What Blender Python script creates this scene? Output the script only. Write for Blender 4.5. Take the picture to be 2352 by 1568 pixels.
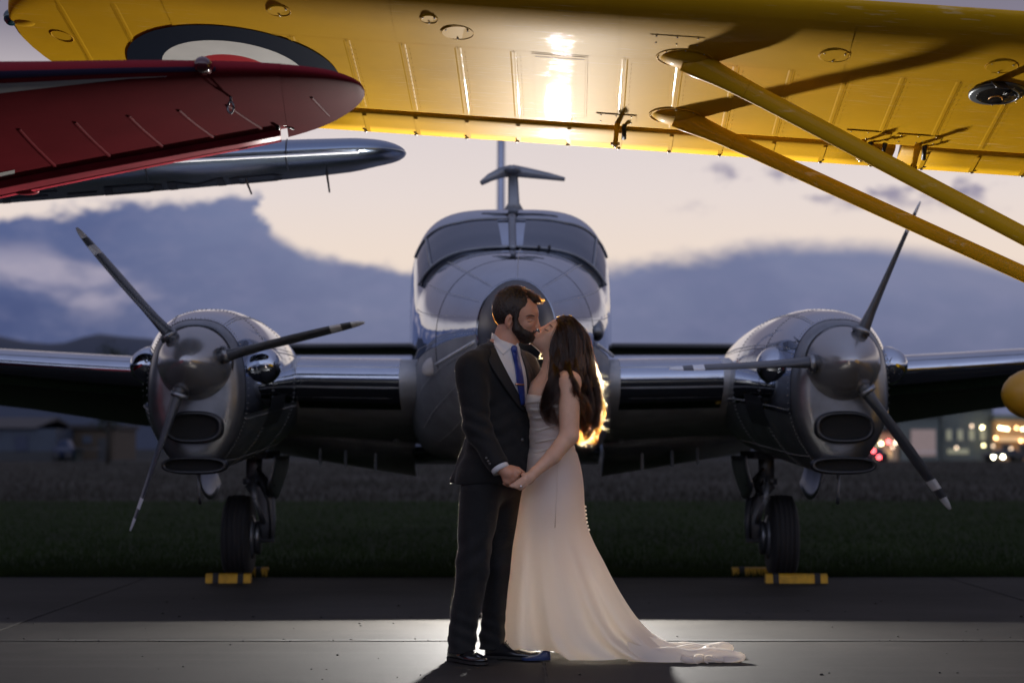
import bpy, math, random
import numpy as np
from mathutils import Vector, Matrix

for o in list(bpy.data.objects):
    bpy.data.objects.remove(o)
scene = bpy.context.scene
C = scene.collection
R = math.radians
random.seed(7)
rng = np.random.default_rng(11)

# ------------------------------------------------------------------ camera
F = 4573.0          # focal length in the photo's own pixels (2352 wide)
CAM_H = 1.02
PITCH = math.atan((1025 - 784) / F)
cam = bpy.data.cameras.new('camera')
cam.lens = 70.0
cam.sensor_width = 36.0
cam.clip_start = 0.1
cam.clip_end = 6000
cam.dof.use_dof = True
cam.dof.focus_distance = 9.55
cam.dof.aperture_fstop = 2.3
cam_o = bpy.data.objects.new('camera', cam)
C.objects.link(cam_o)
cam_o.location = (0, 0, CAM_H)
cam_o.rotation_euler = (math.pi / 2 + PITCH, 0, 0)
scene.camera = cam_o

scene.render.engine = 'CYCLES'
scene.cycles.use_denoising = True
scene.cycles.max_bounces = 8
scene.cycles.diffuse_bounces = 5
scene.cycles.glossy_bounces = 4
scene.cycles.transmission_bounces = 6
scene.cycles.sample_clamp_indirect = 4.0
scene.cycles.caustics_reflective = False
scene.cycles.caustics_refractive = False
scene.view_settings.view_transform = 'Standard'
scene.view_settings.look = 'None'
scene.view_settings.exposure = 0.0
scene.view_settings.gamma = 1.0
scene.view_settings.use_curve_mapping = False

FLASH_P = (0.13, 12.0, 0.90)
FLASH_W = 1000.0

# ------------------------------------------------------------------ dusk sky
world = bpy.data.worlds.new('World')
scene.world = world
world.use_nodes = True
nt = world.node_tree
nt.nodes.clear()


class NB:
    """small helper to write node maths"""
    def __init__(self, tree):
        self.t = tree

    def node(self, typ, **kw):
        n = self.t.nodes.new(typ)
        for k, v in kw.items():
            setattr(n, k, v)
        return n

    def put(self, sock, v):
        if isinstance(v, (int, float)):
            sock.default_value = v
        elif isinstance(v, (tuple, list)):
            sock.default_value = v
        else:
            self.t.links.new(v, sock)

    def m(self, op, a, b=None, c=None, clamp=False):
        n = self.node('ShaderNodeMath', operation=op, use_clamp=clamp)
        self.put(n.inputs[0], a)
        if b is not None:
            self.put(n.inputs[1], b)
        if c is not None:
            self.put(n.inputs[2], c)
        return n.outputs[0]

    def step(self, v, lo, hi):
        n = self.node('ShaderNodeMapRange', interpolation_type='SMOOTHSTEP')
        self.put(n.inputs[0], v)
        n.inputs[1].default_value = lo
        n.inputs[2].default_value = hi
        return n.outputs[0]

    def ramp(self, v, stops, interp='LINEAR'):
        n = self.node('ShaderNodeValToRGB')
        r = n.color_ramp
        r.interpolation = interp
        while len(r.elements) > 1:
            r.elements.remove(r.elements[-1])
        for i, (p, c) in enumerate(stops):
            e = r.elements[0] if i == 0 else r.elements.new(p)
            e.position = p
            e.color = (c[0], c[1], c[2], 1) if isinstance(c, (tuple, list)) else (c, c, c, 1)
        self.put(n.inputs[0], v)
        return n.outputs[0]

    def mix(self, f, a, b, mode='MIX'):
        n = self.node('ShaderNodeMix', data_type='RGBA', blend_type=mode)
        self.put(n.inputs[0], f)
        for s, v in ((n.inputs[6], a), (n.inputs[7], b)):
            if isinstance(v, (tuple, list)) and len(v) == 3:
                v = (*v, 1)
            self.put(s, v)
        return n.outputs[2]

    def noise(self, vec, scale, detail=4, rough=0.55, dist=0.0):
        n = self.node('ShaderNodeTexNoise')
        if vec is not None:
            self.put(n.inputs['Vector'], vec)
        n.inputs['Scale'].default_value = scale
        n.inputs['Detail'].default_value = detail
        n.inputs['Roughness'].default_value = rough
        n.inputs['Distortion'].default_value = dist
        return n.outputs['Fac']


b = NB(nt)
tc = b.node('ShaderNodeTexCoord')
sep = b.node('ShaderNodeSeparateXYZ')
nt.links.new(tc.outputs['Generated'], sep.inputs[0])
dx, dy, dz = sep.outputs
az = b.m('MULTIPLY', b.m('ARCTAN2', dx, dy), 57.29578)
el = b.m('MULTIPLY', b.m('ARCSINE', dz), 57.29578)
cx = b.node('ShaderNodeCombineXYZ')
b.put(cx.inputs[0], az)
b.put(cx.inputs[1], b.m('MULTIPLY', el, 1.9))
cvec = cx.outputs[0]
n1 = b.noise(cvec, 0.42, 6, 0.58)
n2 = b.noise(cvec, 0.17, 5, 0.55, 0.4)
n3 = b.noise(cvec, 0.85, 5, 0.6)
n4 = b.noise(cvec, 1.5, 5, 0.6)
elev = b.m('DIVIDE', el, 90.0)
west = b.ramp(elev, [(0.0, (.80, .66, .55)), (5.4 / 90, (.86, .72, .62)), (7.2 / 90, (.80, .70, .665)), (9.0 / 90, (.74, .66, .66)),
                     (12.0 / 90, (.22, .20, .26)), (25 / 90, (.22, .225, .33)), (1.0, (.32, .36, .56))])
east = b.ramp(elev, [(0.0, (.84, .80, .90)), (8 / 90, (.96, .97, 1.18)), (20 / 90, (.78, .86, 1.16)), (45 / 90, (.50, .54, .78)), (1.0, (.32, .36, .56))])  # eastern sky raised above real dusk brightness, added as fill for the couple
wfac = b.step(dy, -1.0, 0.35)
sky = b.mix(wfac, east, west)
# thin high streaks in the bright gap
wisp = b.m('MULTIPLY', b.step(n1, .53, .66), b.m('MULTIPLY', b.step(el, 6.4, 7.2), b.m('MULTIPLY', b.step(el, 9.3, 8.2), b.step(az, 2.5, 8.0))))
sky = b.mix(b.m('MULTIPLY', wisp, 0.9), sky, (.25, .23, .34))
# the cloud bank: its upper edge as degrees of elevation against azimuth
bank_pts = [(-18, 6.3), (-14.7, 6.45), (-12.8, 6.7), (-11, 6.95), (-9.1, 7.2), (-7.32, 7.35), (-7.16, 6.5), (-6.9, 6.15),
            (-6.0, 5.65), (-4.1, 5.25), (-3, 5.15), (2.8, 5.15), (5.3, 5.5), (7.2, 5.75), (10.3, 5.75), (12.8, 5.35), (14.7, 4.85), (18, 5.2)]
azn = b.m('ADD', az, b.m('ADD', b.m('MULTIPLY', b.m('SUBTRACT', n4, 0.5), 1.0), b.m('MULTIPLY', b.m('SUBTRACT', n1, 0.5), 2.2)))
bank = b.m('MULTIPLY', b.ramp(b.m('DIVIDE', b.m('ADD', azn, 18.0), 36.0, clamp=True), [((a + 18) / 36, h / 10) for a, h in bank_pts]), 10.0)
bump_ = b.m('ADD', b.m('MULTIPLY', b.m('SUBTRACT', n1, 0.5), 1.1), b.m('MULTIPLY', b.m('SUBTRACT', n4, 0.5), 0.75))
bump_ = b.m('MULTIPLY', bump_, b.m('ADD', b.m('MULTIPLY', b.step(az, 3.0, -4.0), 0.55), 0.45))
edge = b.m('ADD', b.m('SUBTRACT', bank, el), bump_)
cmask = b.m('ADD', b.m('MULTIPLY', b.step(edge, -0.14, 0.34), b.step(az, 1.0, -3.0)), b.m('MULTIPLY', b.step(edge, -0.30, 0.42), b.step(az, -3.0, 1.0)))
cb = b.ramp(elev, [(0.0, (.115, .128, .215)), (2.0 / 90, (.145, .163, .27)), (4.5 / 90, (.185, .207, .335)), (7.5 / 90, (.215, .245, .39))])
leftdark = b.step(az, -4.0, -15.0)
cb = b.mix(b.m('MULTIPLY', leftdark, 0.85), cb, b.mix(1.0, cb, (.38, .47, .68), 'MULTIPLY'))
streak = b.m('MULTIPLY', b.step(n2, .50, .66), b.m('MULTIPLY', b.step(el, 3.2, 4.3), b.step(el, 6.0, 5.0)))
streak = b.m('MULTIPLY', streak, b.m('ADD', b.m('MULTIPLY', b.step(az, 0.0, -5.0), 0.8), 0.12))
cb = b.mix(streak, cb, (.40, .365, .46))
cb = b.mix(b.m('MULTIPLY', b.step(n3, .42, .72), 0.30), cb, (.23, .235, .37))
cb = b.mix(b.m('MULTIPLY', b.step(n2, .52, .34), 0.35), cb, b.mix(1.0, cb, (.62, .66, .78), 'MULTIPLY'))
cb = b.mix(wfac, b.mix(1.0, cb, (.9, .9, .95), 'MULTIPLY'), cb)
sky = b.mix(cmask, sky, cb)
below = b.step(el, 0.3, -0.8)
sky = b.mix(below, sky, (.03, .033, .04))
bg = b.node('ShaderNodeBackground')
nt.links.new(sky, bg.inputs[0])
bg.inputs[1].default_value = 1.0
wo = b.node('ShaderNodeOutputWorld')
nt.links.new(bg.outputs[0], wo.inputs[0])

# ------------------------------------------------------------------ the strobe behind the couple (its stand and head are built further down)
fl = bpy.data.lights.new('strobe_light', 'SPOT')
fl.energy = FLASH_W
fl.spot_size = R(172)
fl.spot_blend = 0.04
fl.shadow_soft_size = 0.075
fl.color = (1.0, 0.96, 0.91)
fl_o = bpy.data.objects.new('strobe_light', fl)
C.objects.link(fl_o)
fl_o.location = FLASH_P
fl_o.rotation_euler = (R(90 + 5), 0, R(180))   # faces the camera side, tipped slightly up


# ------------------------------------------------------------------ geometry helpers
def at(px, py, Y):
    """world point seen at photo pixel (px, py) at depth Y"""
    u = (px - 1176) / F
    v = (784 - py) / F
    y = math.cos(PITCH) - math.sin(PITCH) * v
    z = math.sin(PITCH) + math.cos(PITCH) * v
    s = Y / y
    return np.array((u * s, Y, CAM_H + z * s))


BASE = {}


def thing(name, label, cat, loc=(0, 0, 0), group=None):
    o = bpy.data.objects.new(name, None)
    o.empty_display_size = 0.2
    C.objects.link(o)
    o.location = tuple(loc)
    o['label'] = label
    o['category'] = cat
    if group:
        o['group'] = group
    BASE[o.name] = np.array(loc, float)
    return o


def mk(name, vf, mat, parent=None, base=None, smooth=True, label=None, cat=None, kind=None, group=None, midx=None):
    """link one mesh object; vertices are given in world space"""
    v, f = vf
    v = np.asarray(v, float).reshape(-1, 3)
    if parent is not None:
        bs = BASE[parent.name]
    else:
        bs = np.array(base if base is not None else (0, 0, 0), float)
    me = bpy.data.meshes.new(name)
    if isinstance(f, np.ndarray):
        nf, k = f.shape
        w = (v - bs).astype(np.float32)
        me.vertices.add(len(w))
        me.vertices.foreach_set('co', w.ravel())
        me.loops.add(nf * k)
        me.loops.foreach_set('vertex_index', f.astype(np.int32).ravel())
        me.polygons.add(nf)
        me.polygons.foreach_set('loop_start', np.arange(0, nf * k, k, dtype=np.int32))
        me.update(calc_edges=True)
        me.validate()
    else:
        me.from_pydata((v - bs).tolist(), [], [list(q) for q in f])
    mats = mat if isinstance(mat, (list, tuple)) else [mat]
    for mm in mats:
        me.materials.append(mm)
    if midx is not None:
        me.polygons.foreach_set('material_index', np.asarray(midx, np.int32))
    if smooth:
        me.polygons.foreach_set('use_smooth', np.ones(len(me.polygons), bool))
    me.update()
    o = bpy.data.objects.new(name, me)
    C.objects.link(o)
    if parent is not None:
        o.parent = parent
    else:
        o.location = tuple(bs)
    BASE[o.name] = bs
    if label:
        o['label'] = label
    if cat:
        o['category'] = cat
    if kind:
        o['kind'] = kind
    if group:
        o['group'] = group
    return o


def join(*vfs):
    V, Fc, n = [], [], 0
    for v, f in vfs:
        v = np.asarray(v, float).reshape(-1, 3)
        V.append(v)
        Fc += [tuple(int(i) + n for i in q) for q in f]
        n += len(v)
    return np.vstack(V), Fc


def box(c, s, rz=0.0, rx=0.0):
    c = np.array(c, float)
    h = np.array(s, float) / 2
    v = np.array([(x, y, z) for x in (-1, 1) for y in (-1, 1) for z in (-1, 1)], float) * h
    if rx:
        v = v @ np.array(Matrix.Rotation(rx, 3, 'X')).T
    if rz:
        v = v @ np.array(Matrix.Rotation(rz, 3, 'Z')).T
    return v + c, [(0, 1, 3, 2), (4, 6, 7, 5), (0, 4, 5, 1), (2, 3, 7, 6), (0, 2, 6, 4), (1, 5, 7, 3)]


def loft(rings, cap0=True, cap1=True, closed=True):
    n = len(rings[0])
    V = np.vstack(rings)
    Fc = []
    for i in range(len(rings) - 1):
        for j in range(n if closed else n - 1):
            a, c = i * n + j, i * n + (j + 1) % n
            Fc.append((a, c, c + n, a + n))
    if cap0:
        Fc.append(tuple(range(n - 1, -1, -1)))
    if cap1:
        Fc.append(tuple(range((len(rings) - 1) * n, len(rings) * n)))
    return V, Fc


def frame_of(t, up=(0, 0, 1)):
    t = np.array(t, float)
    t /= np.linalg.norm(t)
    u = np.array(up, float)
    if abs(t @ u) > 0.95:
        u = np.array((1.0, 0, 0))
    a = np.cross(t, u)
    a /= np.linalg.norm(a)
    return a, np.cross(a, t)


def tube(pts, rad, n=10, up=(0, 0, 1), flat=1.0, caps=True):
    """sweep; flat<1 squashes the section along the second axis"""
    pts = [np.array(p, float) for p in pts]
    if not hasattr(rad, '__len__'):
        rad = [rad] * len(pts)
    rings = []
    for i, p in enumerate(pts):
        t = pts[min(i + 1, len(pts) - 1)] - pts[max(i - 1, 0)]
        a, c = frame_of(t, up)
        th = np.arange(n) * 2 * math.pi / n
        rings.append(p + rad[i] * (np.outer(np.cos(th), a) + flat * np.outer(np.sin(th), c)))
    return loft(rings, caps, caps)


def ellipsoid(c, r, n=20, m=12, rot=None):
    c = np.array(c, float)
    V, Fc = [], []
    for i in range(m + 1):
        ph = math.pi * i / m
        for j in range(n):
            th = 2 * math.pi * j / n
            V.append((math.sin(ph) * math.cos(th), math.sin(ph) * math.sin(th), math.cos(ph)))
    V = np.array(V) * np.array(r, float)
    if rot is not None:
        V = V @ np.array(rot).T
    for i in range(m):
        for j in range(n):
            a, d = i * n + j, i * n + (j + 1) % n
            Fc.append((a, a + n, d + n, d))
    return V + c, Fc


def disc(c, nrm, r, n=20, th=0.004, r2=None, up=(0, 0, 1)):
    """thin round plate standing th proud of c along nrm"""
    nrm = np.array(nrm, float)
    nrm /= np.linalg.norm(nrm)
    return tube([np.array(c) - nrm * .002, np.array(c) + nrm * th * .7, np.array(c) + nrm * th], [r, r, (r2 or r * .97)], n, up)


def grid(P, thick=0.0, nrm=None):
    """P: (a,b,3) array of points -> sheet, with thickness along -nrm if given"""
    a, c_ = P.shape[:2]
    V = P.reshape(-1, 3)
    Fc = []
    for i in range(a - 1):
        for j in range(c_ - 1):
            q = i * c_ + j
            Fc.append((q, q + 1, q + c_ + 1, q + c_))
    if thick and nrm is not None:
        V2 = V - np.asarray(nrm).reshape(-1, 3) * thick
        n = len(V)
        F2 = [tuple(x + n for x in reversed(q)) for q in Fc]
        rim = [i for i in range(c_)] + [i * c_ + c_ - 1 for i in range(1, a)] + [(a - 1) * c_ + j for j in range(c_ - 2, -1, -1)] + [i * c_ for i in range(a - 2, 0, -1)]
        F3 = [(rim[k], rim[k] + n, rim[(k + 1) % len(rim)] + n, rim[(k + 1) % len(rim)]) for k in range(len(rim))]
        V = np.vstack([V, V2])
        Fc = Fc + F2 + F3
    return V, Fc


def interp(x, xs, ys):
    """monotone cubic through the points"""
    xs = np.asarray(xs, float)
    ys = np.asarray(ys, float)
    d = np.diff(ys) / np.diff(xs)
    m = np.zeros(len(xs))
    m[0], m[-1] = d[0], d[-1]
    for i in range(1, len(xs) - 1):
        m[i] = 0 if d[i - 1] * d[i] <= 0 else 2 * d[i - 1] * d[i] / (d[i - 1] + d[i])
    x = np.asarray(x, float)
    k = np.clip(np.searchsorted(xs, x) - 1, 0, len(xs) - 2)
    h = xs[k + 1] - xs[k]
    t = np.clip((x - xs[k]) / h, -0.0, 1.0)
    return (2 * t**3 - 3 * t**2 + 1) * ys[k] + (t**3 - 2 * t**2 + t) * h * m[k] + (-2 * t**3 + 3 * t**2) * ys[k + 1] + (t**3 - t**2) * h * m[k + 1]


# ------------------------------------------------------------------ materials
MATS = {}


def mat(name, col, rough=0.5, metal=0.0, coat=0.0, bump=0.0, bscale=20.0, var=0.0, vscale=6.0, col2=None, trans=0.0, emit=None, estr=0.0, stretch=None, spec=0.5, sheen=0.0, rvar=0.0, coat_rough=0.05):
    if name in MATS:
        return MATS[name]
    m_ = bpy.data.materials.new(name)
    m_.use_nodes = True
    t = m_.node_tree
    p = t.nodes['Principled BSDF']
    q = NB(t)
    p.inputs['Base Color'].default_value = (*col, 1)
    p.inputs['Roughness'].default_value = rough
    p.inputs['Metallic'].default_value = metal
    p.inputs['Coat Weight'].default_value = coat
    p.inputs['Coat Roughness'].default_value = coat_rough
    p.inputs['Specular IOR Level'].default_value = spec
    if sheen:
        p.inputs['Sheen Weight'].default_value = sheen
    tcn = q.node('ShaderNodeTexCoord')
    vec = tcn.outputs['Object']
    if stretch:
        mp = q.node('ShaderNodeMapping')
        mp.inputs['Scale'].default_value = stretch
        t.links.new(vec, mp.inputs[0])
        vec = mp.outputs[0]
    if var or col2:
        nz = q.noise(vec, vscale, 6, 0.6)
        c2 = col2 or tuple(c * (1 - var) for c in col)
        c1 = col if col2 else tuple(min(1, c * (1 + var)) for c in col)
        t.links.new(q.ramp(nz, [(0.34, c2), (0.66, c1)]), p.inputs['Base Color'])
    if rvar:
        nz = q.noise(vec, vscale * 1.7, 5, 0.65)
        t.links.new(q.m('ADD', q.m('MULTIPLY', nz, rvar * 2), rough - rvar), p.inputs['Roughness'])
    if bump:
        nz = q.noise(vec, bscale, 4, 0.6)
        bn = q.node('ShaderNodeBump')
        bn.inputs['Strength'].default_value = bump
        bn.inputs['Distance'].default_value = 0.02
        t.links.new(nz, bn.inputs['Height'])
        t.links.new(bn.outputs[0], p.inputs['Normal'])
        if coat:
            t.links.new(bn.outputs[0], p.inputs['Coat Normal'])
    if trans:
        tr = q.node('ShaderNodeBsdfTranslucent')
        tr.inputs[0].default_value = (*col, 1)
        mx = q.node('ShaderNodeMixShader')
        mx.inputs[0].default_value = trans
        out = t.nodes['Material Output']
        t.links.new(p.outputs[0], mx.inputs[1])
        t.links.new(tr.outputs[0], mx.inputs[2])
        t.links.new(mx.outputs[0], out.inputs[0])
    if emit:
        p.inputs['Emission Color'].default_value = (*emit, 1)
        p.inputs['Emission Strength'].default_value = estr
    MATS[name] = m_
    return m_


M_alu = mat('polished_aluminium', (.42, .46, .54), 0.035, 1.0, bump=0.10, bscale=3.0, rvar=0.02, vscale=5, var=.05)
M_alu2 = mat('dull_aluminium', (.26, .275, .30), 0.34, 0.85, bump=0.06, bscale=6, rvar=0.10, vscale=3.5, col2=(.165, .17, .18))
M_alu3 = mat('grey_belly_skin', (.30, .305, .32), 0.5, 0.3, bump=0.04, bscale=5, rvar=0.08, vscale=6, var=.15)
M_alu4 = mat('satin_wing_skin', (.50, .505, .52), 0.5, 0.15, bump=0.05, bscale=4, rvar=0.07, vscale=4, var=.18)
M_alud = mat('well_shade_dark', (.03, .03, .035), 0.6, 0.6)
M_black = mat('black_paint', (.012, .013, .016), 0.35, bump=0.02)
M_rubber = mat('tyre_rubber', (.018, .018, .02), 0.75, bump=0.1, bscale=60)
M_glassd = mat('windscreen_glass', (.022, .032, .060), 0.03, spec=0.9, coat=0.6)
M_steel = mat('grey_painted_steel', (.20, .21, .23), 0.4, 0.5, bump=0.03, var=.15)
M_blade = mat('dark_grey_blade_paint', (.055, .06, .07), 0.34, var=.15, vscale=9, bump=.02)
M_white = mat('white_paint', (.62, .63, .65), 0.4, var=.06)
M_chockY = mat('worn_yellow_chock_paint', (.55, .30, .01), 0.6, var=.25, vscale=14)
M_yel = mat('glossy_yellow_wing_paint', (.50, .272, .008), 0.5, coat=0.12, var=.06, vscale=2, spec=.03, coat_rough=.02)
_t = M_yel.node_tree
_q = NB(_t)
_p = _t.nodes['Principled BSDF']
_tc = _q.node('ShaderNodeTexCoord')
_mp = _q.node('ShaderNodeMapping')
_mp.inputs['Rotation'].default_value = (0, 0, R(38))
_mp.inputs['Scale'].default_value = (5, 130, 20)
_t.links.new(_tc.outputs['Object'], _mp.inputs[0])
_mp2 = _q.node('ShaderNodeMapping')
_mp2.inputs['Rotation'].default_value = (0, 0, R(-25))
_mp2.inputs['Scale'].default_value = (9, 170, 20)
_t.links.new(_tc.outputs['Object'], _mp2.inputs[0])
_patch = _q.step(_q.noise(_tc.outputs['Object'], 1.6, 3, .5), .46, .60)
_scr = _q.m('ADD', _q.step(_q.noise(_mp.outputs[0], 1.0, 3, .6), .60, .72), _q.m('MULTIPLY', _q.step(_q.noise(_mp2.outputs[0], 1.0, 3, .6), .64, .74), .7))
_scr = _q.m('MULTIPLY', _scr, _q.m('ADD', _q.m('MULTIPLY', _patch, .8), .12), clamp=True)
_old = _p.inputs['Base Color'].links[0].from_socket
_grime = _q.step(_q.noise(_tc.outputs['Object'], .8, 6, .65), .48, .75)
_col = _q.mix(_q.m('MULTIPLY', _grime, .35), _old, (.25, .135, .010))
_t.links.new(_q.mix(_q.m('MULTIPLY', _scr, .40), _col, (.72, .58, .34)), _p.inputs['Base Color'])
_t.links.new(_q.m('ADD', _q.m('MULTIPLY', _scr, .18), .03), _p.inputs['Coat Roughness'])
_bn = _q.node('ShaderNodeBump')
_bn.inputs['Strength'].default_value = .10
_bn.inputs['Distance'].default_value = .004
_t.links.new(_q.m('ADD', _q.m('MULTIPLY', _scr, .4), _q.noise(_tc.outputs['Object'], 5, 3, .5)), _bn.inputs['Height'])
_t.links.new(_bn.outputs[0], _p.inputs['Coat Normal'])
M_red = mat('dark_red_wing_paint', (.15, .014, .020), 0.6, spec=.010, var=.12, vscale=2.5, bump=.03, bscale=3)
M_redlt = mat('worn_lit_red_aileron', (.30, .025, .04), 0.5, spec=.15, var=.22, vscale=5)  # lighter red puts flash light on the aileron into colour; blotches are wear
M_navy = mat('navy_paint', (.008, .011, .022), 0.35, coat=.2)
M_rwhite = mat('roundel_white', (.55, .54, .52), 0.35, var=.05)
M_rred = mat('roundel_red', (.33, .012, .018), 0.35)
M_bluealu = mat('blue_grey_wing_skin', (.22, .27, .36), 0.22, 0.85, bump=.04, bscale=3, rvar=.05)
M_ink = mat('black_lettering', (.01, .011, .013), 0.5)
M_bolt = mat('bolt_steel', (.35, .30, .22), 0.35, 0.9)
# ================================================================== SETTING
def concrete_mat():
    m_ = bpy.data.materials.new('brushed_concrete')
    m_.use_nodes = True
    t = m_.node_tree
    p = t.nodes['Principled BSDF']
    q = NB(t)
    g = q.node('ShaderNodeNewGeometry')
    pos = g.outputs['Position']
    big = q.noise(pos, 0.55, 6, 0.62, 0.3)
    mid = q.noise(pos, 4.5, 5, 0.65)
    mp = q.node('ShaderNodeMapping')
    mp.inputs['Scale'].default_value = (0.25, 5.0, 1)
    t.links.new(pos, mp.inputs[0])
    band = q.noise(mp.outputs[0], 1.0, 5, 0.6)
    fine = q.noise(pos, 170, 3, 0.7)
    col = q.ramp(big, [(.26, (.014, .0129, .0116)), (.52, (.030, .0280, .0253)), (.74, (.044, .0412, .0372))])
    col = q.mix(q.m('MULTIPLY', q.step(mid, .45, .75), .35), col, (.018, .0168, .0156))
    col = q.mix(q.m('MULTIPLY', q.step(band, .5, .72), .32), col, (.05, .047, .0435))
    col = q.mix(q.m('MULTIPLY', q.step(fine, .52, .72), .55), col, (.068, .065, .061))
    col = q.mix(q.m('MULTIPLY', q.step(fine, .47, .3), .6), col, (.010, .0097, .0094))
    t.links.new(col, p.inputs['Base Color'])
    p.inputs['Roughness'].default_value = 0.78
    p.inputs['Specular IOR Level'].default_value = 0.16
    bn = q.node('ShaderNodeBump')
    bn.inputs['Strength'].default_value = 0.55
    bn.inputs['Distance'].default_value = 0.004
    hh = q.m('ADD', fine, q.m('MULTIPLY', band, 1.4))
    t.links.new(hh, bn.inputs['Height'])
    t.links.new(bn.outputs[0], p.inputs['Normal'])
    return m_


M_conc = concrete_mat()
M_joint = mat('dark_joint_filler', (.012, .011, .010), 0.9)
M_lawn = mat('lawn_soil', (.016, .024, .009), 0.95, spec=.03, col2=(.008, .012, .005), vscale=.7, bump=.3, bscale=9)
M_dry = mat('dry_field', (.050, .045, .040), 0.95, spec=.03, col2=(.022, .023, .017), vscale=.10, bump=.3, bscale=4)
M_far = mat('far_land', (.03, .031, .03), 0.95, spec=.03, var=.3, vscale=.02)
M_hill = mat('far_hill', (.030, .038, .060), 0.95, var=.15, vscale=.01)

mk('ground', (np.array([(-2500, -300, -.12), (2500, -300, -.12), (2500, 3500, -.12), (-2500, 3500, -.12)]), [(0, 1, 2, 3)]), M_far, kind='structure', smooth=False)
apron = mk('concrete_apron', (np.array([(-26, -10, -.03), (26, -10, -.03), (26, 15.7, -.03), (-26, 15.7, -.03)]), [(0, 1, 2, 3)]), M_joint, kind='structure', smooth=False)


def slab(x0, x1, y0, y1):
    g, ch = .004, .004
    x0, x1, y0, y1 = x0 + g, x1 - g, y0 + g, y1 - g
    lo = [(x0, y0, -.028), (x1, y0, -.028), (x1, y1, -.028), (x0, y1, -.028)]
    md = [(x0, y0, -ch), (x1, y0, -ch), (x1, y1, -ch), (x0, y1, -ch)]
    hi = [(x0 + ch, y0 + ch, 0), (x1 - ch, y0 + ch, 0), (x1 - ch, y1 - ch, 0), (x0 + ch, y1 - ch, 0)]
    mk('concrete_slab', loft([np.array(lo, float), np.array(md, float), np.array(hi, float)], False, True), M_conc, apron, smooth=False)


rows = [(-8.2, -2.0, .15), (-2.0, 4.3, -2.85), (4.3, 10.55, .15), (10.55, 15.7, -2.85)]
for y0, y1, ox in rows:
    for k in range(-4, 4):
        x0 = ox + 6.25 * k
        if x0 < -25.9 or x0 + 6.25 > 25.9:
            continue
        slab(x0, x0 + 6.25, y0, y1)

# faded pale line painted along the slab edge
M_line = mat('faded_line_paint', (.42, .41, .39), 0.7, col2=(.16, .15, .145), vscale=5, stretch=(.4, 3, 1))

# tarry joint seal, ragged along its edges
def seal(p0, p1, w, name='joint_seal'):
    p0, p1 = np.array(p0, float), np.array(p1, float)
    n = 160
    d = (p1 - p0) / np.linalg.norm(p1 - p0)
    s_ = np.array((-d[1], d[0], 0))
    P = np.zeros((n, 2, 3))
    for i in range(n):
        t = i / (n - 1)
        ww = w * (.55 + .9 * abs(math.sin(t * 41 + 2 * math.sin(t * 17))) ** 2 * rng.uniform(.5, 1))
        c_ = p0 + (p1 - p0) * t
        P[i, 0], P[i, 1] = c_ - s_ * ww * .5, c_ + s_ * ww * .5
    mk(name, grid(P), M_joint, apron, smooth=False)


seal((-6, 10.545, .004), (6, 10.55, .004), .062)
seal((.15, 6.0, .004), (.15, 10.5, .004), .012)
for x in (-2.85, 3.4):
    seal((x, 10.6, .004), (x, 15.6, .004), .014)

# crumbs and grit lying on the slabs
V, Fc = [], []
for i in range(170):
    y = rng.uniform(8.6, 13.5) if i % 3 else 10.55 + rng.normal(0, .03)
    x = rng.uniform(-4.0, 4.0)
    if -.45 < x < 1.1 and 9 < y < 10.2:
        continue
    s = rng.uniform(.002, .007) * (1.5 if rng.random() < .1 else 1)
    v, f = ellipsoid((x, y, s * .45), (s * rng.uniform(.8, 1.9), s, s * .6), 6, 4)
    n = len(V)
    V += list(v)
    Fc += [tuple(a + n for a in q) for q in f]
mk('grit', (np.array(V), Fc), mat('dark_grit', (.02, .018, .016), .9), kind='stuff', base=(0, 0, 0))

mk('lawn', (np.array([(-60, 15.7, -.02), (60, 15.7, -.02), (60, 38, -.02), (-60, 38, -.02)]), [(0, 1, 2, 3)]), M_lawn, kind='structure', smooth=False)
mk('dry_field', (np.array([(-300, 38, -.03), (300, 38, -.03), (300, 165, -.03), (-300, 165, -.03)]), [(0, 1, 2, 3)]), M_dry, kind='structure', smooth=False)

# grass blades
def blades(n, ylo, yhi, xw, hlo, hhi, w, power=1.6):
    y = ylo + (yhi - ylo) * rng.random(n) ** power
    x = rng.uniform(-1, 1, n) * xw * (y / ylo) ** .9
    h = rng.uniform(hlo, hhi, n)
    a = rng.uniform(0, 2 * math.pi, n)
    lean = rng.normal(0, .45, (n, 2)) * h[:, None]
    sx, sy = np.cos(a) * w, np.sin(a) * w
    V = np.empty((n, 3, 3))
    V[:, 0] = np.stack([x - sx, y - sy, np.full(n, -.03)], 1)
    V[:, 1] = np.stack([x + sx, y + sy, np.full(n, -.03)], 1)
    V[:, 2] = np.stack([x + lean[:, 0], y + lean[:, 1], h], 1)
    return V.reshape(-1, 3), np.arange(n * 3).reshape(n, 3)


M_grass = mat('lawn_grass', (.030, .046, .015), 0.9, col2=(.013, .021, .008), vscale=.9, trans=.2, spec=.03)
vf1 = blades(70000, 15.72, 38, 5.4, .015, .055, .006, 2.0)
vf2 = blades(9000, 15.66, 15.95, 5.6, .03, .085, .005, 1.0)
mk('grass', (np.vstack([vf1[0], vf2[0]]), np.vstack([vf1[1], vf2[1] + len(vf1[0])])), M_grass, kind='stuff', base=(0, 15.7, 0), smooth=False)
vf3 = blades(16000, 38, 130, 13, .04, .16, .02, 1.5)
M_drygrass = mat('dry_grass', (.050, .044, .038), 0.9, spec=.03, col2=(.022, .021, .017), vscale=.3, trans=.2)
mk('dry_grass', vf3, M_drygrass, kind='stuff', base=(0, 38, 0), smooth=False)

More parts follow.
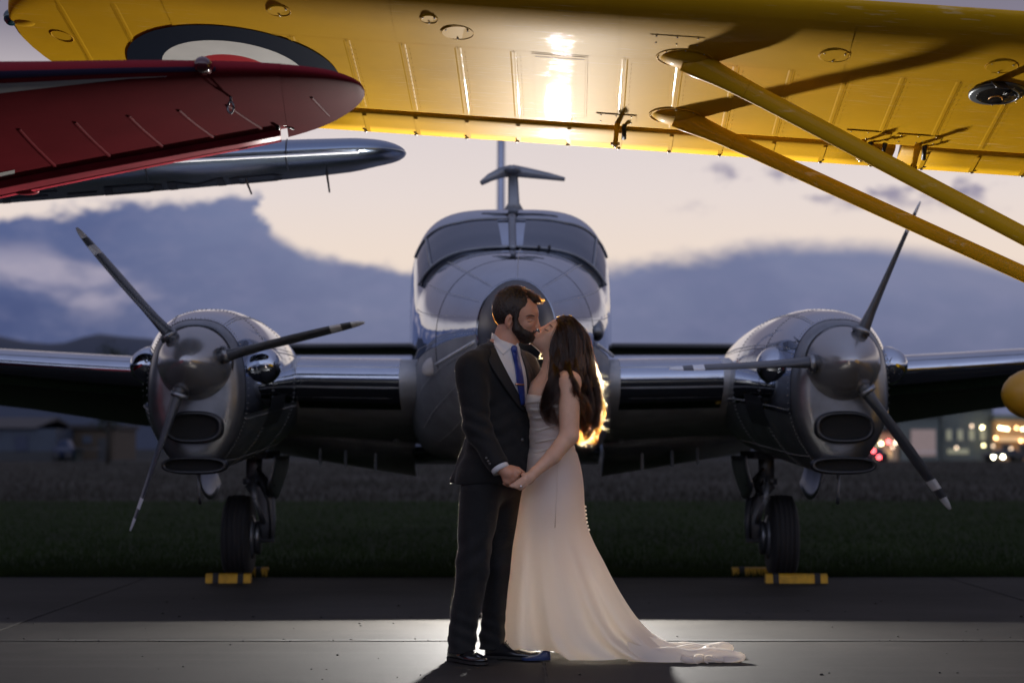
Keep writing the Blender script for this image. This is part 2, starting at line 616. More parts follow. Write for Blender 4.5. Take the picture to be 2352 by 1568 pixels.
# hills along the horizon
def ridge(name, Y, pts, depth=260):
    xs = np.linspace(pts[0][0], pts[-1][0], 160)
    hs = interp(xs, [p[0] for p in pts], [p[1] for p in pts])
    nz = np.zeros(len(xs))
    for k, (fq, am) in enumerate([(.006, 2.2), (.017, 1.3), (.05, .7), (.11, .4)]):
        nz += am * np.sin(xs * fq * 6.28 + k * 1.7)
    hs = np.maximum(hs + nz * np.clip(hs / 30, .15, 1), .5)
    P = np.zeros((9, len(xs), 3))
    for j in range(9):
        t = j / 8
        P[j, :, 0] = xs
        P[j, :, 1] = Y + (t - .5) * depth
        P[j, :, 2] = hs * math.sin(math.pi * t) ** .8 - .3
    return grid(P)


mk('hill', ridge('hill', 900, [(-900, 30), (-500, 66), (-330, 60), (-220, 51), (-190, 52), (-150, 47), (-110, 34), (-60, 20), (0, 12), (200, 10), (400, 14), (900, 22)]), M_hill, kind='structure')

# ------------------------------------------------------------------ the far side of the field (about 150 m away)
YB = 150.0
def b2(px, py, Y=YB):
    p = at(px, py, Y)
    return p[0], max(p[2], -.1)


M_paleblue = mat('pale_blue_sheet_wall', (.03, .042, .065), .6, var=.1, vscale=1)
M_brownroof = mat('brown_roof', (.014, .011, .011), .7, var=.2)
M_tan = mat('tan_wall', (.045, .03, .016), .7, var=.15)
M_darkgreen = mat('dark_green_steel', (.012, .028, .026), .5, var=.2)
M_dblue = mat('dark_blue_paint', (.012, .02, .05), .4)
M_hang = mat('grey_green_sheet_wall', (.10, .12, .11), .6, var=.12)
M_beige = mat('lit_beige_door', (.42, .33, .29), .6, var=.06, emit=(.75, .52, .42), estr=.12)  # faint emission stands in for lamplight on the door
M_warmwin = mat('warm_glow', (.5, .35, .2), .5, emit=(1.0, .62, .28), estr=.55)
M_dimwin = mat('dim_lit_window', (.3, .3, .2), .5, emit=(.62, .62, .42), estr=.22)
M_lampY = mat('yellow_lamp', (1, .9, .6), .5, emit=(1.0, .88, .48), estr=16)
M_lampW = mat('white_lamp', (1, .95, .8), .5, emit=(1.0, .92, .62), estr=38)
M_lampR = mat('red_lamp', (1, .1, .1), .5, emit=(1.0, .09, .10), estr=20)
M_lampO = mat('orange_lamp', (1, .6, .3), .5, emit=(1.0, .55, .22), estr=14)
M_asph = mat('dark_asphalt_paint', (.02, .022, .025), .6)

mk('road', (np.array([(-200, 145, -.02), (200, 145, -.02), (200, 149, -.02), (-200, 149, -.02)]), [(0, 1, 2, 3)]), M_asph, kind='structure', smooth=False)


def bx2(px0, px1, py0, py1, Y, dep):
    x0, z1 = b2(px0, py0, Y)
    x1, z0 = b2(px1, py1, Y)
    return box(((x0 + x1) / 2, Y + dep / 2, (z0 + z1) / 2), (abs(x1 - x0), dep, max(z1 - z0, .05)))


def lamp_bulb(px, py, Y, r, m_, name, parent):
    mk(name, ellipsoid(at(px, py, Y), (r, r, r), 12, 8), m_, parent)


def gable(px0, px1, py_eave, py_ridge, Y, dep, over=.4):
    x0, ze = b2(px0, py_eave, Y)
    x1, _ = b2(px1, py_eave, Y)
    _, zr = b2(px0, py_ridge, Y)
    xm0, xm1 = x0 - over, x1 + over
    ym = Y + dep / 2
    return loft([np.array([(x, Y - over, ze + .01), (x, ym, zr), (x, Y + dep + over, ze + .01), (x, ym, zr - .25 if zr - .25 > ze else ze + .02)]) for x in (xm0, xm1)])


# left: long pale shed
t = thing('shed', 'long pale blue shed with a brown roof low under the left aircraft wing', 'shed', (b2(40, 1056)[0], YB, 0))
mk('wall', bx2(-260, 128, 984, 1036, YB, 14), M_paleblue, t, smooth=False)
mk('plinth', bx2(-262, 129, 1036.5, 1058, YB - .05, 14.1), M_asph, t, smooth=False)
mk('roof', gable(-265, 72, 983, 955, YB, 14), M_brownroof, t, smooth=False)
for k in range(4):
    mk('door', bx2(-230 + k * 88, -200 + k * 88, 1000, 1035, YB - .1, .08), M_dblue, t, smooth=False)
t = thing('store_building', 'tan low building with yellowish wall beyond the far left propeller tip', 'building', (b2(220, 1056)[0], YB + 6, 0))
mk('wall', bx2(160, 262, 985, 1058, YB + 6, 9), M_tan, t, smooth=False)
mk('roof', bx2(156, 266, 975, 984.6, YB + 5.6, 9.8), M_brownroof, t, smooth=False)
mk('window', bx2(275 - 85, 295 - 85, 1000, 1018, YB + 5.93, .05), M_paleblue, t, smooth=False)
mk('doorway', bx2(225, 243, 1005, 1056, YB + 5.93, .05), M_asph, t, smooth=False)
t = thing('waste_skip', 'dark green waste skip in front of the tan building', 'skip', (b2(192, 1058)[0], YB - 3, 0))
mk('bin', loft([np.array([(b2(170, 1, YB)[0], YB - 4, -.05), (b2(212, 1, YB)[0], YB - 4, -.05), (b2(212, 1, YB)[0], YB - 2, -.05), (b2(170, 1, YB)[0], YB - 2, -.05)]),
                np.array([(b2(166, 1, YB)[0], YB - 4.2, .8), (b2(216, 1, YB)[0], YB - 4.2, .8), (b2(216, 1, YB)[0], YB - 1.8, .8), (b2(166, 1, YB)[0], YB - 1.8, .8)])]), M_darkgreen, t, smooth=False)
mk('lid', bx2(165, 217, 1028, 1032, YB - 4.25, 2.5), M_asph, t, smooth=False)


def vehicle(name, label, px0, px1, py0, py1, Y, body_m, lamps, cat='car', group=None):
    """a car about as long as it looks; lamps: list of (px, py, material, name)"""
    xa, zt = b2(px0, py0, Y)
    xb, _ = b2(px1, py0, Y)
    L = xb - xa
    t = thing(name, label, cat, ((xa + xb) / 2, Y, 0), group)
    prof = np.array([(0, .3), (0, .62), (.06, .68), (.24, .72), (.34, .98), (.70, 1.0), (.84, .72), (.97, .66), (1, .55), (1, .3)])
    rings = []
    for yy, sc in ((-.85, .96), (-.78, 1), (.78, 1), (.85, .96)):
        rings.append(np.array([(xa + L * (.5 + (p - .5) * sc), Y + yy, .28 + (zt - .28) * ((q - .3) / .7) * (sc if q > .7 else 1)) for p, q in prof]))
    mk('body', loft(rings), body_m, t)
    mk('window', loft([np.array([(xa + L * p, Y + yy, .28 + (zt - .28) * ((q - .3) / .7)) for p, q in ((.29, .75), (.36, .95), (.68, .96), (.79, .75))]) for yy in (-.862, -.84)]), M_glassd, t, smooth=False)
    for fx in (.18, .8):
        for yy in (-.8, .8):
            mk('wheel', tube([(xa + L * fx, Y + yy - .1, .31), (xa + L * fx, Y + yy + .1, .31)], .31, 14), M_rubber, t)
    for px, py, m_, nm in lamps:
        lamp_bulb(px, py, Y - .95, .09, m_, nm, t)
    return t


vehicle('parked_van', 'dark blue vehicle parked against the pale blue shed', 126, 172, 1010, 1058, YB - 4, M_dblue, [], 'van')
vehicle('parked_car', 'dark car showing two bright white headlights near the right edge', 2262, 2352, 1032, 1058, 132, M_asph, [(2282, 1049, M_lampW, 'headlight'), (2303.5, 1049, M_lampW, 'headlight')])
vehicle('parked_car', 'dark car with red tail lamps seen under the right engine', 1985, 2036, 1028, 1058, 140, M_dblue, [(2006, 1035, M_lampR, 'tail_lamp'), (2019, 1049.6, M_lampR, 'tail_lamp')])

# right: hangars
t = thing('hangar', 'beige lit building with lamps beside the right propeller hub', 'building', (b2(2030, 1056)[0], YB, 0))
mk('wall', bx2(1940, 2062, 992, 1058, YB, 12), mat('lit_beige_wall', (.30, .23, .16), .7, var=.12, emit=(.7, .5, .3), estr=.06), t, smooth=False)  # wall emits a little, in place of light falling on it
mk('roof', bx2(1930, 2066, 983, 991.6, YB - .4, 12.8), M_brownroof, t, smooth=False)
mk('window', bx2(2000, 2020, 1020, 1038, YB - .07, .05), M_dimwin, t, smooth=False)
mk('window', bx2(2030, 2048, 1034, 1050, YB - .07, .05), M_warmwin, t, smooth=False)
for px, py, m_, nm in ((2024, 1018, M_lampY, 'wall_lamp'), (2041, 1014, M_lampR, 'warning_lamp'), (2057, 1016, mat('pale_lamp', (1, .9, .7), .5, emit=(1, .82, .58), estr=7), 'wall_lamp'), (2050, 1027, mat('dim_lamp', (1, .9, .7), .5, emit=(1, .72, .48), estr=3), 'wall_lamp')):
    lamp_bulb(px, py, YB - .4, .10, m_, nm, t)
t = thing('hangar', 'pale ribbed hangar door glowing pinkish beside the right propeller blade', 'hangar', (b2(2120, 1056)[0], YB, 0))
x0, z1 = b2(2092, 986)
x1, _ = b2(2148, 986)
rib = []
for k in range(8):
    xa, xb = x0 + (x1 - x0) * k / 8, x0 + (x1 - x0) * (k + 1) / 8
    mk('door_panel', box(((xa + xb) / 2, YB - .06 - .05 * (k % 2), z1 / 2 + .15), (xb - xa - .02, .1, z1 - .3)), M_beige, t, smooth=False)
mk('wall', bx2(2066, 2158, 955, 1058, YB, 15), M_hang, t, smooth=False)
mk('door_rail', bx2(2090, 2150, 1036, 1038, YB - .22, .06), M_white, t, smooth=False)
mk('roof', gable(2066, 2158, 954.5, 930, YB, 15), M_brownroof, t, smooth=False)
t = thing('office_block', 'grey green building with dim windows and yellow lamps at far right', 'building', (b2(2230, 1056)[0], YB, 0))
mk('wall', bx2(2160, 2282, 935, 1058, YB + 2, 12), M_hang, t, smooth=False)
mk('roof', bx2(2156, 2286, 925, 934.6, YB + 1.6, 12.8), M_asph, t, smooth=False)
for px in (2172, 2198, 2224, 2250):
    f = mk('window', bx2(px, px + 15, 985, 1012, YB + 1.92, .06), M_steel, t, smooth=False)
    mk('pane', bx2(px + 2, px + 13, 987, 1010, YB + 1.86, .04), M_dimwin, f, smooth=False)
mk('lit_strip', bx2(2176, 2225, 1031, 1042, YB + 1.9, .06), M_dimwin, t, smooth=False)
for px, py, m_ in ((2256, 981, M_lampY), (2259, 1022.6, mat('soft_lamp', (1, .9, .6), .5, emit=(.9, .82, .42), estr=8)), (2197, 1028, MATS['dim_lamp']), (2232, 978, MATS['dim_lamp'])):
    lamp_bulb(px, py, YB + 1.2, .105, m_, 'wall_lamp', t)
t = thing('terminal', 'orange lit low building with a row of lamps at the far right edge', 'building', (b2(2330, 1056)[0], YB, 0))
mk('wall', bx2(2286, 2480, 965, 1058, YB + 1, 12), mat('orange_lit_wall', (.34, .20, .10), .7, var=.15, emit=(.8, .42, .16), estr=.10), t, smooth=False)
mk('roof', bx2(2283, 2484, 952, 964.6, YB + .6, 12.8), M_hang, t, smooth=False)
mk('lit_canopy', bx2(2287, 2480, 1003, 1013, YB + .3, .6), M_warmwin, t, smooth=False)  # canopy glows by emission, standing for lamplight under it
for px in (2300, 2340, 2380):
    f = mk('window', bx2(px, px + 22, 1018, 1045, YB + .92, .06), M_steel, t, smooth=False)
    mk('pane', bx2(px + 2, px + 20, 1020, 1043, YB + .86, .04), M_asph, f, smooth=False)
for px, py, m_ in ((2296, 982, M_lampY), (2302, 983, M_lampY), (2308, 984, M_lampY), (2314, 985, M_lampY), (2335, 982.5, M_lampO), (2287, 1005, M_lampO), (2281, 1024, MATS['dim_lamp']), (2322, 1030, MATS['dim_lamp']), (2345, 1012, M_lampO), (2334, 1040, MATS['dim_lamp']), (2349, 985, M_lampY)):
    lamp_bulb(px, py, YB + .2, .09, m_, 'lamp', t)


# far tree beside the hill on the left
def tree(px, py_top, Y, w, label):
    top = at(px, py_top, Y)
    h = top[2]
    t = thing('tree', label, 'tree', (top[0], Y, 0), 'dark trees on the far side of the field')
    mk('trunk', tube([(top[0], Y, -.05), (top[0] + .1, Y, h * .35), (top[0], Y, h * .8)], [w * .07, w * .05, w * .02], 8), mat('bark', (.03, .025, .02), .9), t)
    for k in range(4):
        a = k * 1.7
        mk('limb', tube([(top[0], Y, h * (.3 + .08 * k)), (top[0] + math.cos(a) * w * .3, Y + math.sin(a) * w * .3, h * (.5 + .08 * k))], [w * .035, w * .012], 6), MATS['bark'], t)
    n = 2600
    u = rng.normal(0, 1, (n, 3))
    u /= np.linalg.norm(u, axis=1)[:, None]
    lob = 1 + .22 * np.sin(u[:, 0] * 5 + 1) * np.sin(u[:, 1] * 6) + .18 * np.sin(u[:, 2] * 9 + u[:, 0] * 4)
    P = u * (rng.random(n) ** .4 * lob)[:, None] * np.array((w / 2, w / 2, h * .36)) + np.array((top[0], Y, h * .62))
    s = w * .045
    d1 = rng.normal(0, s, (n, 3))
    d2 = rng.normal(0, s, (n, 3))
    V = np.stack([P, P + d1, P + d2], 1).reshape(-1, 3)
    mk('crown', (V, np.arange(n * 3).reshape(n, 3)), mat('dark_leaves', (.018, .026, .014), .8, var=.4, vscale=1.0), t, smooth=False)


tree(250, 789, 120, 2.6, 'dark rounded tree rising above the left wing beside the hill')
# ================================================================== POLISHED TWIN-ENGINE AIRCRAFT
def zz(py, Y):
    return at(1176, py, Y)[2]


beech = thing('polished_airplane', 'polished silver twin engine airplane facing the camera behind the couple', 'airplane', (0, 15.4, 0))


def xc(Y):
    return .045 - .021 * (Y - 12.6)


#          Y      halfw  ztop   zbot   exponent
FUS = np.array([
    (12.86, .020, 1.80, 1.755, 2.0),
    (12.92, .120, 1.92, 1.63, 2.0),
    (13.05, .195, 2.03, 1.53, 2.0),
    (13.30, .262, 2.135, 1.44, 2.0),
    (13.55, .420, 2.235, 1.32, 2.1),
    (13.85, .565, 2.330, 1.17, 2.25),
    (14.20, .670, 2.415, 1.06, 2.5),
    (14.52, .715, 2.462, 1.00, 2.9),
    (14.75, .740, 2.610, 0.96, 3.2),
    (14.98, .755, 2.745, 0.935, 3.5),
    (15.30, .772, 2.845, .925, 3.7),
    (16.2, .775, 2.87, .925, 3.7),
    (18.0, .73, 2.84, .99, 3.3),
    (20.5, .48, 2.62, 1.22, 2.6),
    (22.5, .22, 2.40, 1.55, 2.2),
    (23.6, .05, 2.25, 1.85, 2.0)])


def fus(Y, ph):
    """point on the skin; ph from the top, positive to the right"""
    Y = np.asarray(Y, float)
    ph = np.asarray(ph, float)
    hw, zt, zb, n = (interp(Y, FUS[:, 0], FUS[:, k]) for k in (1, 2, 3, 4))
    c_, b_ = (zt + zb) / 2, (zt - zb) / 2
    s, c = np.sin(ph), np.cos(ph)
    x = hw * np.sign(s) * np.abs(s) ** (2 / n)
    z = c_ + b_ * np.sign(c) * np.abs(c) ** (2 / n)
    n2 = interp(Y, [12.8, 13.6, 14.2, 14.8, 18, 23.6], [2.0, 2.3, 3.2, 6.0, 5.0, 2.0])
    xl = hw * np.sign(s) * np.abs(s) ** (2 / n2)
    zl = c_ + b_ * np.sign(c) * np.abs(c) ** (2 / n2)
    low = c < 0
    return np.stack([xc(Y) + np.where(low, xl, x), Y + 0 * x, np.where(low, zl, z)], -1)


def surf_patch(fn, u, v, off=0.0, lift=0.0):
    """grid of points on fn(u,v) pushed outward by off"""
    U, Vv = np.meshgrid(u, v, indexing='ij') if np.ndim(u) == 1 else (u, v)
    P = fn(U, Vv)
    e = 1e-3
    du = fn(U + e, Vv) - fn(U - e, Vv)
    dv = fn(U, Vv + e) - fn(U, Vv - e)
    N = np.cross(dv, du)
    N /= np.linalg.norm(N, axis=-1, keepdims=True) + 1e-12
    return P + N * off, N


ys = np.concatenate([np.linspace(12.86, 13.3, 14), np.linspace(13.38, 15.4, 40), np.linspace(15.6, 23.6, 40)])
rings = [fus(np.full(96, y), np.linspace(-math.pi, math.pi, 96, endpoint=False) + .0001) for y in ys]
body_rings = [r for r, y in zip(rings, ys) if y >= 13.28]
v, f = loft(body_rings)
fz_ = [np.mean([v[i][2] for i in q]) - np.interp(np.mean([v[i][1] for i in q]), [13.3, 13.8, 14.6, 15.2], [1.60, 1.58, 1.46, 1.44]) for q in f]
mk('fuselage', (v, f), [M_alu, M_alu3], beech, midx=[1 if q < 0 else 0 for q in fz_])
mk('nose_cone', loft([r for r, y in zip(rings, ys) if y <= 13.31]), M_black, beech)


def skin_panel(fn, u0, u1, v0, v1, nu, nv, parent, m_, off=.004, name='skin_panel', gap_u=.006, gap_v=.006):
    P, N = surf_patch(fn, np.linspace(u0 + gap_u, u1 - gap_u, nu), np.linspace(v0 + gap_v, v1 - gap_v, nv), off)
    v, f = grid(P)
    return mk(name, (v, [tuple(reversed(q)) for q in f]), m_, parent)


# nose skin strips between the radome and the windscreen, each its own sheet
edges = np.radians([-180, -150, -128, -108, -92, -76, -58, -36, 0, 36, 58, 76, 92, 108, 128, 150, 180])
for a0, a1 in zip(edges[:-1], edges[1:]):
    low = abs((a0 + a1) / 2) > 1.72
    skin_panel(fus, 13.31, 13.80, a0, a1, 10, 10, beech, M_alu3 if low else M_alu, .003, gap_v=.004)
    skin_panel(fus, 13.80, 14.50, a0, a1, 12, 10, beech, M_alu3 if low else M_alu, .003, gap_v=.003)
for s in (-1, 1):
    for y0, y1 in ((15.35, 16.4), (16.4, 17.6), (17.6, 19.0)):
        for a0, a1 in ((.02, .9), (.9, 1.5), (1.5, 2.2), (2.2, 3.1)):
            lo, hi = sorted((s * a0, s * a1))
            skin_panel(fus, y0, y1, lo, hi, 8, 10, beech, M_alu, .003)


V, Fc = [], []
for a in edges[1:-1]:
    for y in np.linspace(13.36, 14.46, 44):
        c_, n_ = surf_patch(fus, np.array([[y]]), np.array([[a + .03]]), .004)
        v, f = ellipsoid(c_[0, 0], (.003, .003, .003), 5, 3)
        n = len(V)
        V += list(v)
        Fc += [tuple(i + n for i in q) for q in f]
mk('rivets', (np.array(V), Fc), mat('rivet_heads', (.5, .48, .45), .35, .9), beech, kind='stuff')


# windscreen: two front panes, two corner panes, frame strips
def ws_patch(f0, f1, lo, hi, nu=14, nv=14, off=.008):
    """lo, hi: Y of lower and upper edge as functions of angle"""
    v = np.linspace(f0, f1, nv)
    t = np.linspace(0, 1, nu)
    Y = np.array([[lo(a) + (hi(a) - lo(a)) * q for a in v] for q in t])
    A = np.array([[a for a in v] for q in t])
    P, N = surf_patch(fus, Y, A, off)
    return P, N


lo_f = lambda a: 14.545 + .10 * max(0, abs(a) - .25)
hi_f = lambda a: 14.93 + .22 * max(0, abs(a) - .35)
M_wglass = M_glassd
for s in (-1, 1):
    for a0, a1, nm in ((.035, .80, 'windscreen_pane'), (.84, 1.10, 'windscreen_pane')):
        lo, hi = sorted((s * a0, s * a1))
        P, N = ws_patch(lo, hi, lo_f, hi_f)
        v, f = grid(P)
        mk(nm, (v, [tuple(reversed(q)) for q in f]), M_wglass, beech)
    pts = [surf_patch(fus, np.array([[lo_f(a)]]), np.array([[a]]), .012)[0][0, 0] for a in np.linspace(.0, s * 1.12, 24)]
    mk('windscreen_frame', tube(pts, .011, 6), M_alu2, beech)
    pts = [surf_patch(fus, np.array([[hi_f(a)]]), np.array([[a]]), .012)[0][0, 0] for a in np.linspace(.0, s * 1.12, 24)]
    mk('windscreen_frame', tube(pts, .010, 6), M_alu2, beech)
    pts = [surf_patch(fus, np.array([[y]]), np.array([[s * .82]]), .012)[0][0, 0] for y in np.linspace(lo_f(.82), hi_f(.82), 8)]
    mk('windscreen_frame', tube(pts, .012, 6), M_alu2, beech)
    # cabin side windows, further aft
    for y0, y1 in ((15.5, 16.0), (16.25, 16.8), (17.0, 17.5)):
        lo, hi = sorted((s * .95, s * 1.35))
        P, N = surf_patch(fus, np.linspace(y0, y1, 5), np.linspace(lo, hi, 8), .008)
        v, f = grid(P)
        mk('cabin_window', (v, [tuple(reversed(q)) for q in f]), M_wglass, beech)
pts = [surf_patch(fus, np.array([[y]]), np.array([[0.0001]]), .014)[0][0, 0] for y in np.linspace(14.50, 15.0, 8)]
mk('windscreen_post', tube(pts, .028, 8, flat=.5), M_alu2, beech)
for px in (1238, 1262):
    p = at(px, 574, 14.5)
    mk('wiper_pivot', ellipsoid((p[0], 14.52, 2.475), (.012, .012, .018), 8, 6), M_black, beech)
# flat eyebrow panel seam on the lower nose and its bright edge strips
for s, p0, p1 in ((-1, (1000, 838), (1092, 783)), (1, (1372, 790), (1408, 818))):
    a = at(p0[0], p0[1], 13.5)
    q = at(p1[0], p1[1], 13.5)

    def on_skin(px, py):
        Ys = np.linspace(13.0, 15.3, 240)
        best = None
        for y in Ys:
            p = at(px, py, y)
            hw, zt, zb, n = (float(interp(y, FUS[:, 0], FUS[:, k])) for k in (1, 2, 3, 4))
            c_, b_ = (zt + zb) / 2, (zt - zb) / 2
            if (abs((p[0] - xc(y)) / hw)) ** n + abs((p[2] - c_) / b_) ** n <= 1:
                return at(px, py, y - .012)
        return at(px, py, 15.0)
    pts = [on_skin(p0[0] + (p1[0] - p0[0]) * k / 6, p0[1] + (p1[1] - p0[1]) * k / 6) for k in range(7)]
    mk('edge_strip', tube(pts, .012, 6), M_white, beech)
p = on_skin(990, 842)
mk('pitot_cover', ellipsoid(p + np.array((0, -.03, 0)), (.055, .03, .075), 12, 8, rot=np.array(Matrix.Rotation(R(40), 3, 'Y'))), mat('pale_fabric_cover', (.5, .47, .46), .8, var=.1), beech)
p = on_skin(1372, 757)
mk('inlet_scoop', tube([p + np.array((0, -.035, -.03)), p + np.array((0, .10, .0))], [.036, .055], 14, flat=1.5), M_alu2, beech)
mk('inlet_mouth', tube([p + np.array((0, -.037, -.03)), p + np.array((0, -.034, -.03))], [.027, .027], 14, flat=1.5), M_black, beech)
# roof aerial (T-shaped), seen in front of the fin
ya = 15.6
p0, p1 = at(1180, 476, ya), at(1178, 392, ya)
mk('roof_aerial', join(tube([p0 - np.array((0, 0, .05)), p0 + np.array((0, 0, .03)), p1], [.045, .022, .018], 10, flat=2.2),
                       tube([at(1176, 392, ya), at(1150, 397, ya - .02), at(1125, 408, ya - .06), at(1105, 421, ya - .1)], [.030, .026, .02, .012], 8, flat=1.6),
                       tube([at(1176, 392, ya), at(1210, 397, ya - .02), at(1260, 405, ya - .06), at(1297, 412, ya - .1)], [.030, .026, .018, .010], 8, flat=1.6),
                       ellipsoid(at(1176, 391, ya), (.06, .12, .035), 12, 8)), M_steel, beech)
# fin and tailplane
xf = at(1151, 400, 22.2)[0]
fin = []
for z, y0, y1, w in ((2.2, 20.9, 23.6, .085), (3.2, 21.4, 23.5, .07), (4.3, 21.9, 23.4, .058), (5.1, 22.3, 23.3, .03)):
    fin.append(np.array([(xf + w * s, y0 + (y1 - y0) * t, z) for t, s in ((0, 0), (.06, .6), (.25, 1), (.6, .8), (1, .05), (1, -.05), (.6, -.8), (.25, -1), (.06, -.6))]))
mk('fin', loft(fin), M_alu, beech)
zs = zz(802, 22)
tp = []
for x, y0, y1 in ((-2.75, 21.6, 23.0), (-2.6, 21.5, 23.1), (0, 21.1, 23.4), (2.6, 21.5, 23.1), (2.75, 21.6, 23.0)):
    w = .06 if abs(x) < 2.7 else .02
    tp.append(np.array([(xf + x, y0 + (y1 - y0) * t, zs + w * s) for t, s in ((0, 0), (.06, .6), (.25, 1), (.6, .8), (1, .05), (1, -.05), (.6, -.8), (.25, -1), (.06, -.6))]))
mk('tailplane', loft(tp), M_black, beech)

# ---- wings
def foil_ring(le, te, th, n=14, camber=.015):
    le, te = np.array(le, float), np.array(te, float)
    ch = np.linalg.norm(te - le)
    ax = (te - le) / ch
    up = np.array((0, -ax[2], ax[1]))
    up /= np.linalg.norm(up)
    if up[2] < 0:
        up = -up
    t = (1 - np.cos(np.linspace(0, math.pi, n))) / 2
    yt = 5 * th * (.2969 * np.sqrt(t) - .126 * t - .3516 * t**2 + .2843 * t**3 - .1036 * t**4)
    yc = camber * 4 * t * (1 - t)
    upr = np.array([le + ax * ch * a + up * ch * (c + d) for a, c, d in zip(t, yc, yt)])
    lwr = np.array([le + ax * ch * a + up * ch * (c - d) for a, c, d in zip(t, yc, yt)])
    return np.vstack([upr, lwr[-2:0:-1]])


def wing_pt(s, xo):
    """leading edge, trailing edge, thickness at lateral offset xo from the centre line"""
    le_y = float(interp(xo, [.6, 1.6, 2.6, 4.0, 6.8, 7.1], [14.35, 14.4, 14.45, 14.62, 15.0, 15.3]))
    te_y = float(interp(xo, [.6, 1.6, 2.6, 4.0, 6.8, 7.1], [17.0, 17.0, 16.95, 16.75, 16.3, 16.0]))
    le_z = float(interp(xo, [.6, 1.6, 2.6, 4.0, 6.8, 7.1], [1.52, 1.535, 1.575, 1.665, 1.85, 1.87]))
    te_z = float(interp(xo, [.6, 1.6, 2.6, 4.0, 6.8, 7.1], [1.03, 1.085, 1.135, 1.33, 1.67, 1.75]))
    x = xc(15.5) + s * xo
    return (x, le_y, le_z), (x, te_y, te_z)


for s in (-1, 1):
    st = [wing_pt(s, q) for q in (.5, .9, 1.3, 1.7, 2.1)]
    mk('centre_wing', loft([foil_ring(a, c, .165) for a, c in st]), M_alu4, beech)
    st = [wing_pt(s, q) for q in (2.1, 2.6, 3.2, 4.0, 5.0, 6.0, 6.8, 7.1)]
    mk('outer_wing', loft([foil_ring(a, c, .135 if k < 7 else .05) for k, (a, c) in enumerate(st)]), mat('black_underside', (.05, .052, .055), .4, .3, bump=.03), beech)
    # de-icing boot strips on the leading edge
    for q0, q1 in ((.80, 1.55), (2.62, 4.6), (4.64, 6.7)):
        rr = []
        for q in np.linspace(q0, q1, 10):
            a, c = wing_pt(s, q)
            full = foil_ring(a, c, .168 if q < 2 else .138, 18)
            up_, lw_ = full[:5][::-1], full[:-5:-1]
            rr.append(np.vstack([up_, lw_]))
        v, f = grid(np.array(rr))
        mk('leading_edge_skin', (v, f), M_alu, beech)
    # lowered flap with hinge tube, inboard
    fl_ = []
    for q, pyT, pyB in ((.98, 1030, 1096), (1.75, 1008, 1046)):
        pass
    xa, xb = xc(16) + s * .80, xc(16) + s * 2.05
    za, zb_ = zz(1032, 16.75), zz(1000, 16.75)
    za2, zb2 = zz(1094, 17.25), zz(1040, 17.25)
    rings_ = []
    for x, z0, z1 in ((xa, za, za2), (xb, zb_, zb2)):
        rings_.append(np.array([(x, 16.62, z0 + .03), (x, 16.70, z0 + .055), (x, 16.9, z0 + .0), (x, 17.3, z1 + .01), (x, 17.3, z1), (x, 16.9, z0 - .12), (x, 16.65, z0 - .04)]))
    mk('flap', loft(rings_), M_alu3, beech)
    mk('flap_hinge_tube', tube([(xa - s * .02, 16.58, za + .03), (xb, 16.58, zb_ + .03)], .036, 10), M_alu4, beech)
    for f_ in (.25, .45, .62):
        x = xa + (xb - xa) * f_
        z0 = za + (zb_ - za) * f_
        mk('flap_bracket', box((x, 16.66, z0 - .13), (.02, .05, .14)), M_steel, beech, smooth=False)
    mk('belly_light', ellipsoid((xa + s * .12, 16.3, za + .07), (.03, .03, .02), 10, 6), M_white, beech)
rings_ = [np.array([(x, 16.7, zz(1035, 16.7)), (x, 17.2, zz(1066, 17.2)), (x, 17.2, zz(1063, 17.2)), (x, 16.8, zz(1025, 16.8))]) for x in (xc(17) - .79, xc(17) + .79)]
mk('belly_flap', loft(rings_), M_alu3, beech)
mk('belly_hinge_tube', tube([(xc(17) - .78, 16.62, zz(1036, 16.6)), (xc(17) + .78, 16.62, zz(1036, 16.6))], .03, 10), M_alu2, beech)

# ---- engines
NAC = np.array([
    (12.735, .215, 1.77, .955, 2.3),
    (12.755, .255, 1.795, .905, 2.4),
    (12.80, .292, 1.820, .868, 2.5),
    (12.90, .325, 1.85, .848, 2.5),
    (13.20, .40, 1.915, .845, 2.35),
    (13.80, .475, 1.965, .875, 2.2),
    (14.40, .505, 1.970, .915, 2.15),
    (15.20, .490, 1.93, .96, 2.3),
    (16.2, .36, 1.78, 1.05, 2.2),
    (17.0, .20, 1.55, 1.18, 2.0),
    (17.6, .04, 1.40, 1.28, 2.0)])


